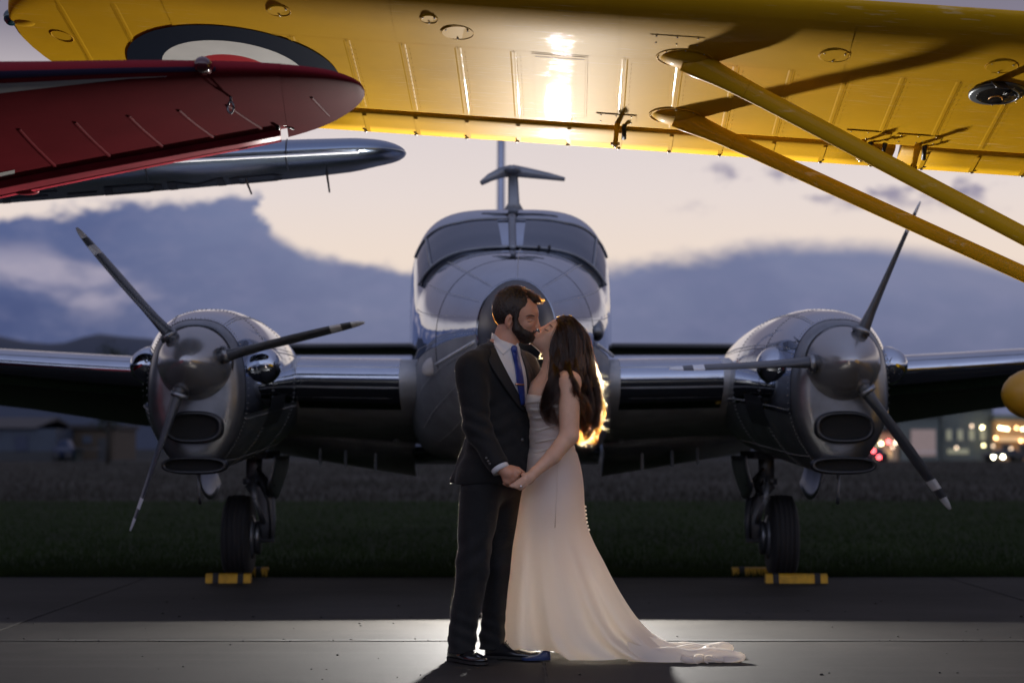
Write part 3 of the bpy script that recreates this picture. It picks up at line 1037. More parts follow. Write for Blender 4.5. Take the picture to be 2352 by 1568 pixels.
def engine(s):
    X0 = xc(12.6) + s * 2.075
    dx_ = -.021 + (-.0)

    def nac(Y, ph):
        Y = np.asarray(Y, float)
        hw, zt, zb, n = (interp(Y, NAC[:, 0], NAC[:, k]) for k in (1, 2, 3, 4))
        c_, b_ = (zt + zb) / 2, (zt - zb) / 2
        si, co = np.sin(ph), np.cos(ph)
        low = np.clip(-co, 0, 1) ** 1.4 * interp(Y, [12.8, 13.4, 14.4, 17.6], [.36, .30, .08, 0])
        hw = hw * (1 - low)
        return np.stack([X0 - .021 * (Y - 12.6) + hw * np.sign(si) * np.abs(si) ** (2 / n), Y + 0 * ph, c_ + b_ * np.sign(co) * np.abs(co) ** (2 / n)], -1)
    ys = np.concatenate([np.array([12.735, 12.745, 12.76, 12.78, 12.81, 12.85, 12.9, 13.0, 13.1, 13.2]), np.linspace(13.3, 17.6, 34)])
    rr = [nac(np.full(72, y), np.linspace(-math.pi, math.pi, 72, endpoint=False) + 1e-4) for y in ys]
    c0 = rr[0].mean(0)
    first = [c0 + (rr[0] - c0) * k + np.array((0, -.02 * (1 - k), 0)) for k in (.5, .9)]
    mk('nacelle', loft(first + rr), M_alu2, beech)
    # cowling sheets
    E = np.radians([-180, -140, -100, -62, -26, 26, 62, 100, 140, 180])
    for y0, y1 in ((12.86, 13.42), (13.42, 14.25), (14.25, 15.2)):
        for a0, a1 in zip(E[:-1], E[1:]):
            up_side = (a0 + a1) / 2
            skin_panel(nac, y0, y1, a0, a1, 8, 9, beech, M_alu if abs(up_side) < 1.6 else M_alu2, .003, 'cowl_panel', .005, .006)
    # spinner
    sx, sy, sz = X0, 12.755, zz(832, 12.6)
    prof = [(0.0, .0), (.004, .018), (.02, .045), (.06, .085), (.13, .14), (.22, .19), (.30, .222), (.36, .236), (.395, .238)]
    th = np.linspace(0, 2 * math.pi, 48, endpoint=False)
    rr = [np.stack([sx + r * np.cos(th), np.full(48, sy - .40 + d), sz + r * np.sin(th)], 1) for d, r in prof if r > 0]
    mk('spinner', loft(rr), mat('brushed_spinner', (.34, .34, .35), .24, .75, rvar=.06, vscale=6, bump=.03, bscale=4), beech)
    mk('spinner_ring', tube([(sx, sy - .002, sz), (sx, sy + .012, sz)], .246, 40, up=(1, 0, 0)), M_black, beech)
    # blades
    angs = (130.7, 13.0, 250.6) if s < 0 else (65.1, 182.0, 304.7)
    for a in angs:
        a = R(a)
        d = np.array((math.cos(a), 0, math.sin(a)))
        tng = np.array((-math.sin(a), 0, math.cos(a)))
        rings_, mid = [], []
        radii = [.15, .20, .26, .36, .50, .66, .82, .905, .906, .975, .976, 1.04, 1.041, 1.09, 1.115, 1.125]
        for r in radii:
            ch = float(interp(r, [.15, .22, .36, .60, .85, 1.0, 1.09, 1.126], [.080, .092, .138, .165, .148, .122, .078, .03]))
            tk = float(interp(r, [.15, .22, .36, .60, .85, 1.126], [.060, .050, .034, .022, .013, .006]))
            pitch = R(float(interp(r, [.15, .4, .7, 1.126], [86, 79, 75, 71])))
            ca = tng * math.cos(pitch) - np.array((0, math.sin(pitch), 0))
            na = np.cross(d, ca)
            p0 = np.array((sx, sy - .17, sz)) + d * r
            rings_.append(np.array([p0 + ca * ch * u + na * tk * w for u, w in ((-.45, 0), (-.36, .55), (-.1, 1), (.25, .7), (.55, .02), (.25, -.5), (-.1, -.7), (-.36, -.5))]))
        v, f = loft(rings_)
        idx = []
        for i in range(len(radii) - 1):
            rm = (radii[i] + radii[i + 1]) / 2
            idx += [1 if (.905 < rm < .976 or rm > 1.04) else 0] * 8
        idx += [0, 1]
        mk('propeller_blade', (v, f), [M_blade, M_white], beech, midx=idx)
        mk('blade_boot', tube([np.array((sx, sy - .17, sz)) + d * .205, np.array((sx, sy - .17, sz)) + d * .238], [.060, .054], 16, up=(0, 1, 0)), M_alu2, beech)

    # air intake (oval mouth with rubber lip) and oil cooler slot
    def oval(cx_, cz_, w, h, y, n=40, e=2.6):
        th = np.linspace(0, 2 * math.pi, n, endpoint=False)
        return np.stack([cx_ + w / 2 * np.sign(np.cos(th)) * np.abs(np.cos(th)) ** (2 / e), np.full(n, y), cz_ + h / 2 * np.sign(np.sin(th)) * np.abs(np.sin(th)) ** (2 / e)], 1)
    iz = zz(981, 12.75)
    ix = X0 - s * .0 + (.02 if s < 0 else -.02) * 0
    mk('intake_lip', loft([oval(ix, iz, .385, .215, 12.780), oval(ix, iz, .375, .205, 12.675), oval(ix, iz, .355, .185, 12.660), oval(ix, iz, .325, .158, 12.665), oval(ix, iz, .31, .145, 12.690)], False, False), M_black, beech)
    mk('intake_dark_cap', loft([oval(ix, iz, .313, .148, 12.682), oval(ix, iz, .28, .12, 12.691)], False, True), mat('black_void', (.003, .003, .003), .9), beech)  # shallow black cap painted in place of the shade deep in the intake
    cz_ = zz(1068, 12.810)
    mk('oil_cooler_lip', loft([oval(ix, cz_, .42, .12, 12.800), oval(ix, cz_, .41, .11, 12.715), oval(ix, cz_, .375, .078, 12.710), oval(ix, cz_, .37, .07, 12.745)], False, False), M_black, beech)
    mk('cooler_dark_cap', loft([oval(ix, cz_, .375, .075, 12.740), oval(ix, cz_, .33, .05, 12.746)], False, True), MATS['black_void'], beech)  # black cap painted as the shade inside the slot
    # exhaust bulges either side
    for e in (-1, 1):
        c_ = np.array((X0 + e * .37, 13.22, zz(838, 13.1)))
        v, f = tube([c_ + np.array((-e * .13, .30, 0)), c_ + np.array((-e * .02, .13, 0)), c_, c_ + np.array((e * .02, -.10, 0)), c_ + np.array((e * .02, -.15, 0)), c_ + np.array((e * .02, -.172, 0))],
                    [.10, .125, .13, .105, .07, .01], 24)
        mk('exhaust_fairing', (v, f), M_alu, beech)
        # black heat panel aft of the exhaust
        lo, hi = sorted((e * 1.62, e * 1.98))
        P, N = surf_patch(nac, np.linspace(13.38, 13.85, 8), np.linspace(lo, hi, 8), .007)
        v, f = grid(P)
        mk('heat_panel', (v, [tuple(reversed(q)) for q in f]), M_black, beech)
    # rivet rows along the sheet seams
    V, Fc = [], []
    for y in (12.90, 13.40, 13.44, 14.23, 14.27):
        for a in np.linspace(-2.9, 2.9, 110):
            c_, n_ = surf_patch(nac, np.array([[y]]), np.array([[a]]), .005)
            v, f = ellipsoid(c_[0, 0], (.0032, .0032, .0032), 5, 3)
            n = len(V)
            V += list(v)
            Fc += [tuple(i + n for i in q) for q in f]
    for a in E[1:-1]:
        for y in np.linspace(12.92, 15.1, 70):
            c_, n_ = surf_patch(nac, np.array([[y]]), np.array([[a + .05]]), .005)
            v, f = ellipsoid(c_[0, 0], (.0032, .0032, .0032), 5, 3)
            n = len(V)
            V += list(v)
            Fc += [tuple(i + n for i in q) for q in f]
    mk('rivets', (np.array(V), Fc), mat('rivet_heads', (.5, .48, .45), .35, .9), beech, kind='stuff')
    # drain mast
    p = np.array((X0 + s * .04, 13.2, .83))
    mk('drain_mast', tube([p, p + np.array((0, .02, -.13)), p + np.array((0, .05, -.19))], [.022, .018, .012], 8, flat=.5), M_steel, beech)
    # landing gear
    wx = xc(15.4) + s * 2.09
    tr = []
    W2 = .106
    for y_, r in ((-1, .18), (-1, .26), (-.8, .300), (-.45, .318), (0, .322), (.45, .318), (.8, .300), (1, .26), (1, .18)):
        tr.append((y_ * W2, r))
    th = np.linspace(0, 2 * math.pi, 40, endpoint=False)
    wheel = mk('main_wheel', loft([np.stack([np.full(40, wx + o_), 15.4 + r * np.cos(th), .322 + r * np.sin(th)], 1) for o_, r in tr], True, True), M_rubber, beech)
    for k in (-.07, -.035, 0, .035, .07):
        r = .3225 if abs(k) < .05 else .317
        v, f = loft([np.stack([np.full(40, wx + k + o_), 15.4 + (r + q) * np.cos(th), .322 + (r + q) * np.sin(th)], 1) for o_, q in ((-.012, -.004), (-.009, .005), (.009, .005), (.012, -.004))], False, False)
        mk('tread_band', (v, f), M_rubber, wheel)
    hub = [(W2 + .001, .17), (W2 + .02, .12), (W2 + .03, .05)]
    mk('hub', loft([np.stack([np.full(40, wx - s * o_), 15.4 + r * np.cos(th), .322 + r * np.sin(th)], 1) for o_, r in hub]), M_steel, wheel)
    ins = -s   # inboard side carries the leg
    top = np.array((wx + ins * .12, 15.35, .98))
    mk('oleo_leg', tube([top, top + np.array((0, 0, -.22))], .062, 16), M_steel, beech)
    mk('leg_collar', tube([top + np.array((0, 0, -.20)), top + np.array((0, 0, -.25))], .085, 16), M_steel, beech)
    arm = [top + np.array((0, 0, -.22)), np.array((wx + ins * .16, 15.35, .70)), np.array((wx + ins * .21, 15.35, .60)), np.array((wx + ins * .225, 15.36, .45)), np.array((wx + ins * .22, 15.38, .32))]
    mk('fork', tube(arm, [.062, .058, .052, .046, .042], 12, flat=1.4), M_steel, beech)
    mk('brake_line', tube([a + np.array((ins * .03, -.07, 0)) for a in arm], .010, 8), M_black, beech)
    mk('axle', tube([(wx + ins * .10, 15.4, .322), (wx + ins * .27, 15.4, .322)], .04, 12), M_steel, beech)
    mk('brake_disc', tube([(wx + ins * .135, 15.4, .322), (wx + ins * .165, 15.4, .322)], .13, 24), M_alu2, beech)
    mk('torque_link', join(tube([(wx + ins * .12, 15.26, .78), (wx + ins * .16, 15.10, .62)], .022, 8), tube([(wx + ins * .16, 15.10, .62), (wx + ins * .2, 15.3, .44)], .02, 8)), M_steel, beech)
    for e, wd in ((ins, .30), (-ins, .27)):
        dx0 = wx + e * wd
        P = np.array([[(dx0 + e * (.02 - .05 * v_ ** 2), 15.0 + 1.0 * u_, .95 - .34 * v_ * (1 - .35 * (2 * u_ - 1) ** 2)) for v_ in np.linspace(0, 1, 8)] for u_ in np.linspace(0, 1, 8)])
        mk('gear_door', grid(P, .012, np.tile(np.array((e, 0, 0)), (64, 1))), M_alu2, beech)
    mk('door_link', tube([(wx + ins * .29, 15.2, .72), (wx + ins * .15, 15.3, .85)], .012, 8), M_black, beech)
    mk('wheel_well', box((wx, 15.5, .955), (.5, .9, .06)), M_alud, beech, smooth=False)  # solid dark box standing for the shade inside the open well
    return wx


WX = [engine(-1), engine(1)]


# ------------------------------------------------------------------ wheel chocks (separate things pushed against the wheels)
def chock(x, y, w, rz, label):
    t = thing('wheel_chock', label, 'chock', (x, y, 0), 'yellow chocks at the main wheels')

    def seg(a0, a1, grow=0.0):
        pr = [(-.06 - grow, 0), (.06 + grow, 0), (.045 + grow, .060 + grow), (.0, .070 + grow), (-.045 - grow, .060 + grow)]
        rings_ = []
        for a in (a0, a1):
            rings_.append(np.array([(x + a * math.cos(rz) - p * math.sin(rz), y + a * math.sin(rz) + p * math.cos(rz), q + .002) for p, q in pr]))
        return loft(rings_)
    mk('block', seg(-w / 2, w / 2), M_chockY, t, smooth=False)
    for a in (-w / 2 + .075, w / 2 - .075):
        mk('rubber_band', seg(a - .022, a + .022, .004), M_rubber, t, smooth=False)
    return t


chock(WX[0] - .02, 15.00, .335, R(2), 'yellow wheel chock with two black bands in front of the left main wheel')
chock(WX[0] + .015, 15.78, .335, R(2), 'yellow wheel chock behind the left main wheel at the grass edge')
chock(WX[1] + .05, 14.98, .46, R(-1), 'long yellow wheel chock with black bands in front of the right main wheel')
chock(WX[1] - .14, 15.25 + .55, .40, R(0), 'yellow wheel chock behind the right main wheel showing at its left')
# ================================================================== YELLOW HIGH-WING AIRCRAFT (its near wing, struts and body)
yellow = thing('yellow_airplane', 'yellow high wing airplane with a round blue white red wing marking and twin struts', 'airplane', (4.9, 10.0, 0))
AX = np.array((math.sin(R(1.6)), math.cos(R(1.6)), 0))     # straight aft
SP = .22                                                  # nose-up slope of the underside


def zte(x):
    return 2.567 - .069 * np.asarray(x, float)


def cmin(x):
    x = np.asarray(x, float)
    u = np.clip((-1.25 - x) / 1.0, 0, 1)
    return 1.0 * (1 - np.sqrt(1 - u**2.3))


def cmax(x):
    x = np.asarray(x, float)
    u = np.clip((-1.55 - x) / .70, 0, 1)
    return 1.0 + .56 * np.sqrt(1 - u**2.2)


def ysurf(x, c, off=0.0):
    """underside of the yellow wing; c metres forward of the trailing edge, off = metres below the skin"""
    x, c = np.asarray(x, float), np.asarray(c, float)
    lo, hi = cmin(x), cmax(x)
    k = np.maximum((hi - lo) / 1.56, .02)
    t = np.clip((c - lo) / np.maximum(hi - lo, 1e-4), 0, 1)
    # flat-bottomed section with a rounded nose
    nose = np.clip((t - .80) / .20, 0, 1)
    zb = .115 * k * (1 - np.sqrt(np.maximum(1 - nose**2.4, 0))) + .005 * k * np.sin(math.pi * t)
    # slight washout of the skin just ahead of the trailing edge
    P = np.stack([x - AX[0] * c, 9.98 - AX[1] * c + 0 * x, zte(x) + SP * c + zb], -1)
    nrm = np.array((.02, .215, -.976)) / np.linalg.norm((.02, .215, -.976))
    return P + np.asarray(off)[..., None] * (-0 + 1) * np.array((0.0, -SP * .976, -.976))


def ytop(x, c):
    x, c = np.asarray(x, float), np.asarray(c, float)
    lo, hi = cmin(x), cmax(x)
    k = np.maximum((hi - lo) / 1.56, .02)
    t = np.clip((c - lo) / np.maximum(hi - lo, 1e-4), 0, 1)
    th = .115 * k + .0 * t
    zt = .115 * k * (t > 2) + k * (.006 + .235 * np.sin(math.pi * np.clip(t, 0, 1) ** 1.25) ** .9 * (1 - .0 * t)) + .115 * k * np.clip((t - .80) / .20, 0, 1) ** 2
    return np.stack([x - AX[0] * c, 9.98 - AX[1] * c + 0 * x, zte(x) + SP * c + zt], -1)


def yring(x, f0=0.0, n=30):
    lo, hi = float(cmin(x)), float(cmax(x))
    t = (1 - np.cos(np.linspace(0, math.pi, n))) / 2
    t = f0 + (1 - f0) * t
    c = lo + (hi - lo) * t
    xx = np.full(n, x)
    up_, lw_ = ytop(xx, c), ysurf(xx, c)
    return np.vstack([lw_, up_[-2:0:-1]])


CH = .27          # chord of the hinged surfaces
xs_main = list(np.concatenate([-2.25 + .004 + .95 * np.linspace(0, 1, 16) ** 1.8, np.arange(-1.15, 4.6, .25)]))
FX = -1.05        # outboard end of the aileron
secs = []
for x in xs_main:
    lo, hi = float(cmin(x)), float(cmax(x))
    f0 = 0.0 if x < FX else CH / hi
    secs.append(yring(x, f0))
mk('wing', loft(secs), M_yel, yellow)
# hinged surfaces: aileron (outboard) and flap (inboard), separated by a slot
def hinged(name, x0, x1, drop=0.012):
    rr = []
    for x in np.linspace(x0, x1, max(3, int((x1 - x0) / .25))):
        c = np.array([0, .08, .16, .22, .245, .252])
        lwr = ysurf(np.full(6, x), c, np.full(6, drop))
        lwr[-2:, 2] += np.array((.008, .035))
        upr = ytop(np.full(6, x), c) - np.array((0, 0, drop))
        upr[-1] = lwr[-1] + np.array((0, 0, .03))
        rr.append(np.vstack([lwr, upr[::-1][:-1]]))
    return mk(name, loft(rr), M_yel, yellow)


M_yel2 = M_yel
hinged('aileron', FX + .01, 1.895)
hinged('flap', 1.93, 4.5)


def ypatch(x0, x1, c0, c1, nx, nc, off, thick, prof=None):
    X, Cc = np.meshgrid(np.linspace(x0, x1, nx), np.linspace(c0, c1, nc), indexing='ij')
    Of = np.full(X.shape, off)
    if prof is not None:
        Of = np.array(prof)[:, None] + 0 * X
    P = ysurf(X, Cc, Of)
    n_ = np.tile(np.array((0, -.2, -.98)), (nx * nc, 1))
    return grid(P)


# leading edge metal sheet laps over the fabric; rib tapes aft of it
XA = -2.0
for x0, x1 in ((-1.5, -.5), (-.49, .51), (.52, 1.52), (1.53, 2.53), (2.54, 3.54), (3.55, 4.5)):
    mk('leading_edge_sheet', ypatch(x0, x1, 1.075, 1.50, 6, 12, .0022, .0022), M_yel, yellow)
    mk('lap_seam', ypatch(x0, x1, 1.066, 1.073, 6, 2, .0035, .0035), M_yel, yellow)
for k, x in enumerate(np.arange(-1.98, 4.4, .252)):
    lo = max(CH + .02 if x > FX else float(cmin(x)) + .05, .05)
    hi = min(1.06, float(cmax(x)) - .08)
    if x < -1.5:
        hi = float(cmax(x)) - .15
    mk('rib_tape', ypatch(x - .016, x + .016, lo, hi, 7, 10, .0022, .0022, (.0002, .0018, .0017, .0012, .0017, .0018, .0002)), M_yel, yellow)
    mk('rib_cord', ypatch(x - .0025, x + .0025, lo, hi, 2, 8, .0042, .003), M_yel, yellow)
    if x > FX + .1:
        mk('rib_tape', ypatch(x - .010, x + .010, .015, .215, 3, 4, .0165, .003), M_yel, yellow)
# stitch knots along the tapes: too many to pick out, one part
V, Fc = [], []
for x in np.arange(-.95, 2.6, .252):
    for c in np.arange(CH + .06, 1.05, .052):
        for dx_ in (-.009, .009):
            v, f = ellipsoid(ysurf(x + dx_, c, .003), (.0019, .003, .0014), 5, 3)
            n = len(V)
            V += list(v)
            Fc += [tuple(a + n for a in q) for q in f]
mk('rib_stitching', (np.array(V), Fc), M_yel, yellow, kind='stuff')

# roundel laid on the underside
def ring_patch(x0, c0, r0, r1, off, m_, name):
    P = []
    for r in np.linspace(r0, r1, 8):
        th = np.linspace(0, 2 * math.pi, 73)
        X = np.clip(x0 + r * np.cos(th), -2.2, 9)
        P.append(ysurf(X, c0 + r * np.sin(th), np.full(73, off)))
    return mk(name, grid(np.array(P)), m_, yellow)


rc_x, rc_c = -1.295, .63
ring_patch(rc_x, rc_c, .338, .50, .0050, mat('roundel_blue', (.006, .010, .022), .3, coat=.3), 'roundel_ring')
ring_patch(rc_x, rc_c, .185, .338, .0050, M_rwhite, 'roundel_ring')
ring_patch(rc_x, rc_c, .0, .185, .0050, M_rred, 'roundel_centre')

# hatch in the middle bay (seam lines and a row of lace holes)
hx0, hx1, hc0, hc1 = .118, .372, .34, 1.06
for a in ((hx0, hx0 + .006, hc0, hc1), (hx1 - .006, hx1, hc0, hc1), (hx0, hx1, hc0, hc0 + .006), (hx0, hx1, hc1 - .012, hc1)):
    mk('hatch_seam', ypatch(*a, 3, 6, .006, .006), M_yel, yellow)
mk('hatch_panel', ypatch(hx0 + .01, hx1 - .01, hc0 + .01, hc1 - .015, 6, 10, .0035, .0035), M_yel, yellow)
V, Fc = [], []
for k in range(26):
    v, f = ellipsoid(ysurf(hx0 + .02 + (hx1 - hx0 - .04) * k / 25, hc1 - .03, .005), (.0025, .0025, .002), 5, 3)
    n = len(V)
    V += list(v)
    Fc += [tuple(a + n for a in q) for q in f]
mk('lace_holes', (np.array(V), Fc), M_bolt, yellow, kind='stuff')


def wing_of_px(px, py):
    """(x, c) on the yellow underside under photo pixel"""
    x, c = (px - 1176) / F * 9.3, .7
    for _ in range(30):
        p = ysurf(x, c)
        q = at(px, py, p[1])
        x += q[0] - p[0]
        c += (q[2] - p[2]) / (SP + (q[2] - CAM_H) / q[1])
        c = float(np.clip(c, .01, 1.5))
    return float(x), float(c)


def plate_round(px, py, r):
    x, c = wing_of_px(px, py)
    p = ysurf(x, c, .001)
    nn = np.array((.0, -.2, -.98))
    o = mk('inspection_cover', disc(p, nn, r, 28, .003), M_yel, yellow, smooth=False)
    th = np.linspace(0, 2 * math.pi, 40)
    mk('cover_rim', tube([ysurf(x + (r + .003) * math.cos(a), c + (r + .003) * math.sin(a), .003) for a in th], .0016, 5), M_yel, o)
    for a in (R(150), R(30), R(270)):
        mk('screw', ellipsoid(ysurf(x + r * .8 * math.cos(a), c + r * .8 * math.sin(a), .006), (.005, .005, .004), 8, 5), M_bolt, o)


for px, py, r in ((985, 43, .037), (1050, 74, .070), (1916, 127, .066), (2300, 152, .068), (640, 24, .05)):
    plate_round(px, py, r)
# oval outline near the tip
x, c = wing_of_px(143, 83)
th = np.linspace(0, 2 * math.pi, 30)
mk('cover_rim', tube([ysurf(x + .045 * math.cos(a) + .012 * math.sin(a), c + .05 * math.sin(a) - .03 * math.cos(a), .002) for a in th], .0022, 5), M_yel, yellow)


def plate_rect(px0, py0, px1, py1, name='cover_plate', off=.004):
    x0, c1 = wing_of_px(px0, py0)
    x1, c0 = wing_of_px(px1, py1)
    o = mk(name, ypatch(x0, x1, c0, c1, 4, 4, off, off), M_yel, yellow)
    for u in (.12, .5, .88):
        for w in (.12, .88):
            mk('screw', ellipsoid(ysurf(x0 + (x1 - x0) * u, c0 + (c1 - c0) * w, off), (.0042, .0042, .0035), 8, 5), M_bolt, o)
    return o


plate_rect(1493, 78, 1616, 106)
for r in ((1369, 259, 1460, 284), (1943, 297, 2040, 322), (2058, 306, 2155, 332)):
    plate_rect(*r, off=.0045)


def hinge(px, py0, py1, lean=0, rad=.012):
    """hinge strut hanging below the slot"""
    x, c = wing_of_px(px, py0)
    p0 = ysurf(x, c, .0)
    p1 = at(px + lean, py1, p0[1] + .03)
    mk('hinge_strut', tube([p0, (p0 + p1) / 2, p1], [rad * 1.2, rad, rad], 10), M_yel, yellow)
    mk('hinge_bracket', tube([p0 + np.array((.035, .02, .0)), p0 + np.array((.035, .06, -.07))], [.012, .012], 6), mat('dark_steel', (.03, .03, .032), .45, .6), yellow)
    mk('hinge_bolt', tube([p1 + np.array((-.022, 0, .006)), p1 + np.array((.022, 0, .006))], .008, 8), M_bolt, yellow)
    mk('bolt_nut', ellipsoid(p1 + np.array((0, 0, -.004)), (.013, .013, .010), 8, 6), M_bolt, yellow)


hinge(1418, 283, 333, -5)
hinge(1985, 322, 366, -8)
hinge(2110, 330, 388, -14, .015)
mk('hinge_strut', tube([at(2033, 330, 9.66), at(2028, 356, 9.7)], [.012, .008], 8), MATS['dark_steel'], yellow)
# little bolts along the trailing edge
for px in list(range(840, 2352, 116)):
    x, c = wing_of_px(px, 288 + (px - 755) * .0689 - 3)
    mk('edge_bolt', ellipsoid(ysurf(x, .02, .018), (.011, .008, .006), 8, 6), M_bolt, yellow)
# tip lamp
p = ysurf(-2.235, 1.0, -.03)
mk('navigation_lamp', ellipsoid(p + np.array((-.02, 0, -.0)), (.035, .055, .038), 14, 10), mat('blue_green_lens', (.005, .03, .04), .1, coat=.5), yellow)
mk('lamp_fairing', ellipsoid(p + np.array((.05, .0, .0)), (.085, .06, .04), 14, 10), M_yel, yellow)

# landing lamp with hinged tab
x, c = wing_of_px(2290, 211)
lp = ysurf(x, c, .0)
nn = np.array((0, -.2, -.98))
lamp = mk('landing_lamp', tube([lp, lp + nn * .012, lp + nn * .018], [.128, .128, .120], 40, up=(0, 1, 0)), mat('lamp_ring_steel', (.10, .11, .12), .4, .7), yellow)
mk('reflector', tube([lp + nn * .0185, lp + nn * .0195], [.096, .094], 40, up=(0, 1, 0)), mat('lamp_bowl', (.10, .09, .08), .08, .9, bump=.5, bscale=14), lamp)
th = np.linspace(0, 2 * math.pi, 33)
mk('lens_rim', tube([ysurf(x + .097 * math.cos(a), c + .097 * math.sin(a), .019) for a in th], .004, 6), M_alu2, lamp)
for a in np.linspace(0, 2 * math.pi, 13)[:-1]:
    mk('screw', ellipsoid(ysurf(x + .112 * math.cos(a), c + .112 * math.sin(a), .019), (.0035, .0035, .003), 6, 4), M_bolt, lamp)
th = np.linspace(.2, math.pi - .2, 16)
mk('reflection_arc', tube([ysurf(x + .032 * math.cos(a), c - .05 + .05 * math.sin(a), .021) for a in th], .0025, 6), mat('orange_reflection', (.8, .35, .05), .4), lamp)  # orange arc painted as a reflection in the lamp bowl
mk('bulb_shield', tube([ysurf(x + .03, c + .02, .021), ysurf(x + .05, c + .06, .021)], .012, 6, flat=.3), M_black, lamp)
mk('lamp_tab', grid(np.array([[ysurf(x - .055 + .06 * u + .02 * w, c + .128 + .045 * w, .012 + .05 * w) for u in (0, .33, .66, 1)] for w in (0, .5, 1)]), .006, np.tile(nn, (12, 1))), M_black, lamp)

# struts: cuff bulb + streamlined tube down to the lower body
QP = at(3564, 1181, 9.0)


def strut(px, py, w):
    x, c = wing_of_px(px, py)
    p0 = ysurf(x, c, -.01)
    d = QP - p0
    d /= np.linalg.norm(d)
    cross = np.cross(d, np.array((0, 1.0, 0)))
    # dome fairing lying on the skin
    dome = []
    for i in range(11):
        ph = math.pi / 2 * i / 10
        for j in range(32):
            th = 2 * math.pi * j / 32
            rx, ry = .115, .088
            dome.append(p0 + np.array((rx * math.cos(th) * math.cos(ph) + .012, ry * math.sin(th) * math.cos(ph), -SP * -0 - .060 * math.sin(ph) ** .9 - SP * ry * math.sin(th) * math.cos(ph) - .069 * rx * math.cos(th) * math.cos(ph) + .012)))
    Fd = []
    for i in range(10):
        for j in range(32):
            a, b_ = i * 32 + j, i * 32 + (j + 1) % 32
            Fd.append((a, b_, b_ + 32, a + 32))
    fair = mk('strut_fairing', (np.array(dome), Fd), M_yel, yellow)
    th = np.linspace(0, 2 * math.pi, 40)
    mk('fairing_flange', tube([ysurf(x + .012 + .125 * math.cos(a), c - .098 * math.sin(a), .002) for a in th], .004, 6), M_yel, fair)
    for a in np.linspace(0, 2 * math.pi, 9)[:-1]:
        mk('screw', ellipsoid(ysurf(x + .012 + .119 * math.cos(a), c - .092 * math.sin(a), .006), (.004, .004, .0035), 6, 4), M_bolt, fair)
    s0 = p0 + np.array((.02, 0, -.01))
    pts = [s0 + d * t for t in (.0, .05, .10, .16, .24, .40, .8, 1.6, 2.8, float(np.linalg.norm(QP - s0)))]
    rad = [w * 1.25, w * 1.22, w * 1.12, w * 1.0, w * .9, w * .82, w * .80, w * .80, w * .80, w * .80]
    st_ = mk('strut', tube(pts, rad, 20, up=(0, 1, 0), flat=.5), M_yel, yellow)
    mk('cuff_edge', tube([s0 + d * .30, s0 + d * .306], [w * .895, w * .895], 20, up=(0, 1, 0), flat=.54), M_yel, st_)


strut(1566, 133, .052)
strut(1545, 266, .047)

# fuselage of the yellow aircraft, out to the right of the picture
fy = []
for y, hw, z0, z1 in ((6.6, .05, 1.45, 1.6), (6.75, .32, 1.15, 1.85), (7.6, .42, .95, 2.15), (8.5, .46, .80, 2.62), (9.6, .46, .72, 2.62), (11.0, .40, .62, 2.0), (13.0, .24, .5, 1.3), (14.6, .08, .45, .85)):
    th = np.linspace(0, 2 * math.pi, 28, endpoint=False)
    fy.append(np.stack([4.95 + hw * np.sign(np.cos(th)) * np.abs(np.cos(th)) ** .7, np.full(28, y), (z0 + z1) / 2 + (z1 - z0) / 2 * np.sign(np.sin(th)) * np.abs(np.sin(th)) ** .7], 1))
mk('fuselage', loft(fy), M_yel, yellow)
for s in (-1, 1):
    mk('main_wheel', tube([(4.95 + s * .85 - .09, 8.4, .28), (4.95 + s * .85 + .09, 8.4, .28)], .28, 24, up=(0, 0, 1)), M_rubber, yellow)
    mk('gear_leg', tube([(4.95 + s * .4, 8.5, .85), (4.95 + s * .85, 8.4, .28)], [.05, .035], 10), M_yel, yellow)
mk('windscreen', grid(np.array([[(4.95 + .40 * u, 7.75 + .6 * w, 2.13 + .42 * w) for u in np.linspace(-1, 1, 6)] for w in (0, .5, 1)]), .01, np.tile((0, -.7, .7), (18, 1))), M_glassd, yellow)

# ================================================================== RED WING
redp = thing('red_airplane', 'dark red airplane wing reaching in from the left under the yellow wing', 'airplane', (-4.5, 8.2, 0))
RL = [((-1500, 190), 7.0, (-1500, 800), 9.5), ((-700, 168), 7.15, (-700, 618), 9.2), ((0, 162), 7.3, (0, 450), 8.75), ((400, 153), 7.4, (400, 368), 8.45), ((650, 157), 7.48, (668, 314), 8.22), ((740, 166), 7.53, (750, 287), 8.12), ((800, 180), 7.6, (805, 256), 8.0), ((828, 194), 7.7, (831, 232), 7.88), ((837, 207), 7.77, (838, 219), 7.82)]
# the wing is a flat slab: all outline points lie in one tilted plane
_p0, _p1, _p2 = at(0, 162, 7.3), at(0, 450, 8.75), at(668, 314, 8.30)
_rn = np.cross(_p1 - _p0, _p2 - _p0)


def red_plane(px, py):
    o = np.array((0, 0, CAM_H))
    d = at(px, py, 1.0) - o
    return o + d * ((_p0 - o) @ _rn) / (d @ _rn)


RLE = np.array([red_plane(*a) for a, y, _, _ in RL])
RTE = np.array([red_plane(*b_) for _, _, b_, y in RL])
RU = np.array([-4.0, -2.0, 0, 1.2, 2.0, 2.3, 2.6, 2.85, 3.0])


def red_ends(u):
    le = np.stack([interp(u, RU, RLE[:, k]) for k in range(3)], -1)
    te = np.stack([interp(u, RU, RTE[:, k]) for k in range(3)], -1)
    return le, te


_HU = np.array([-4.0, -2.0, 0, 1.2, 2.3, 2.6, 2.85, 3.0])
_HC = np.array([np.linalg.norm(np.subtract(*[e for e in red_ends(np.array(q))])) for q in _HU])


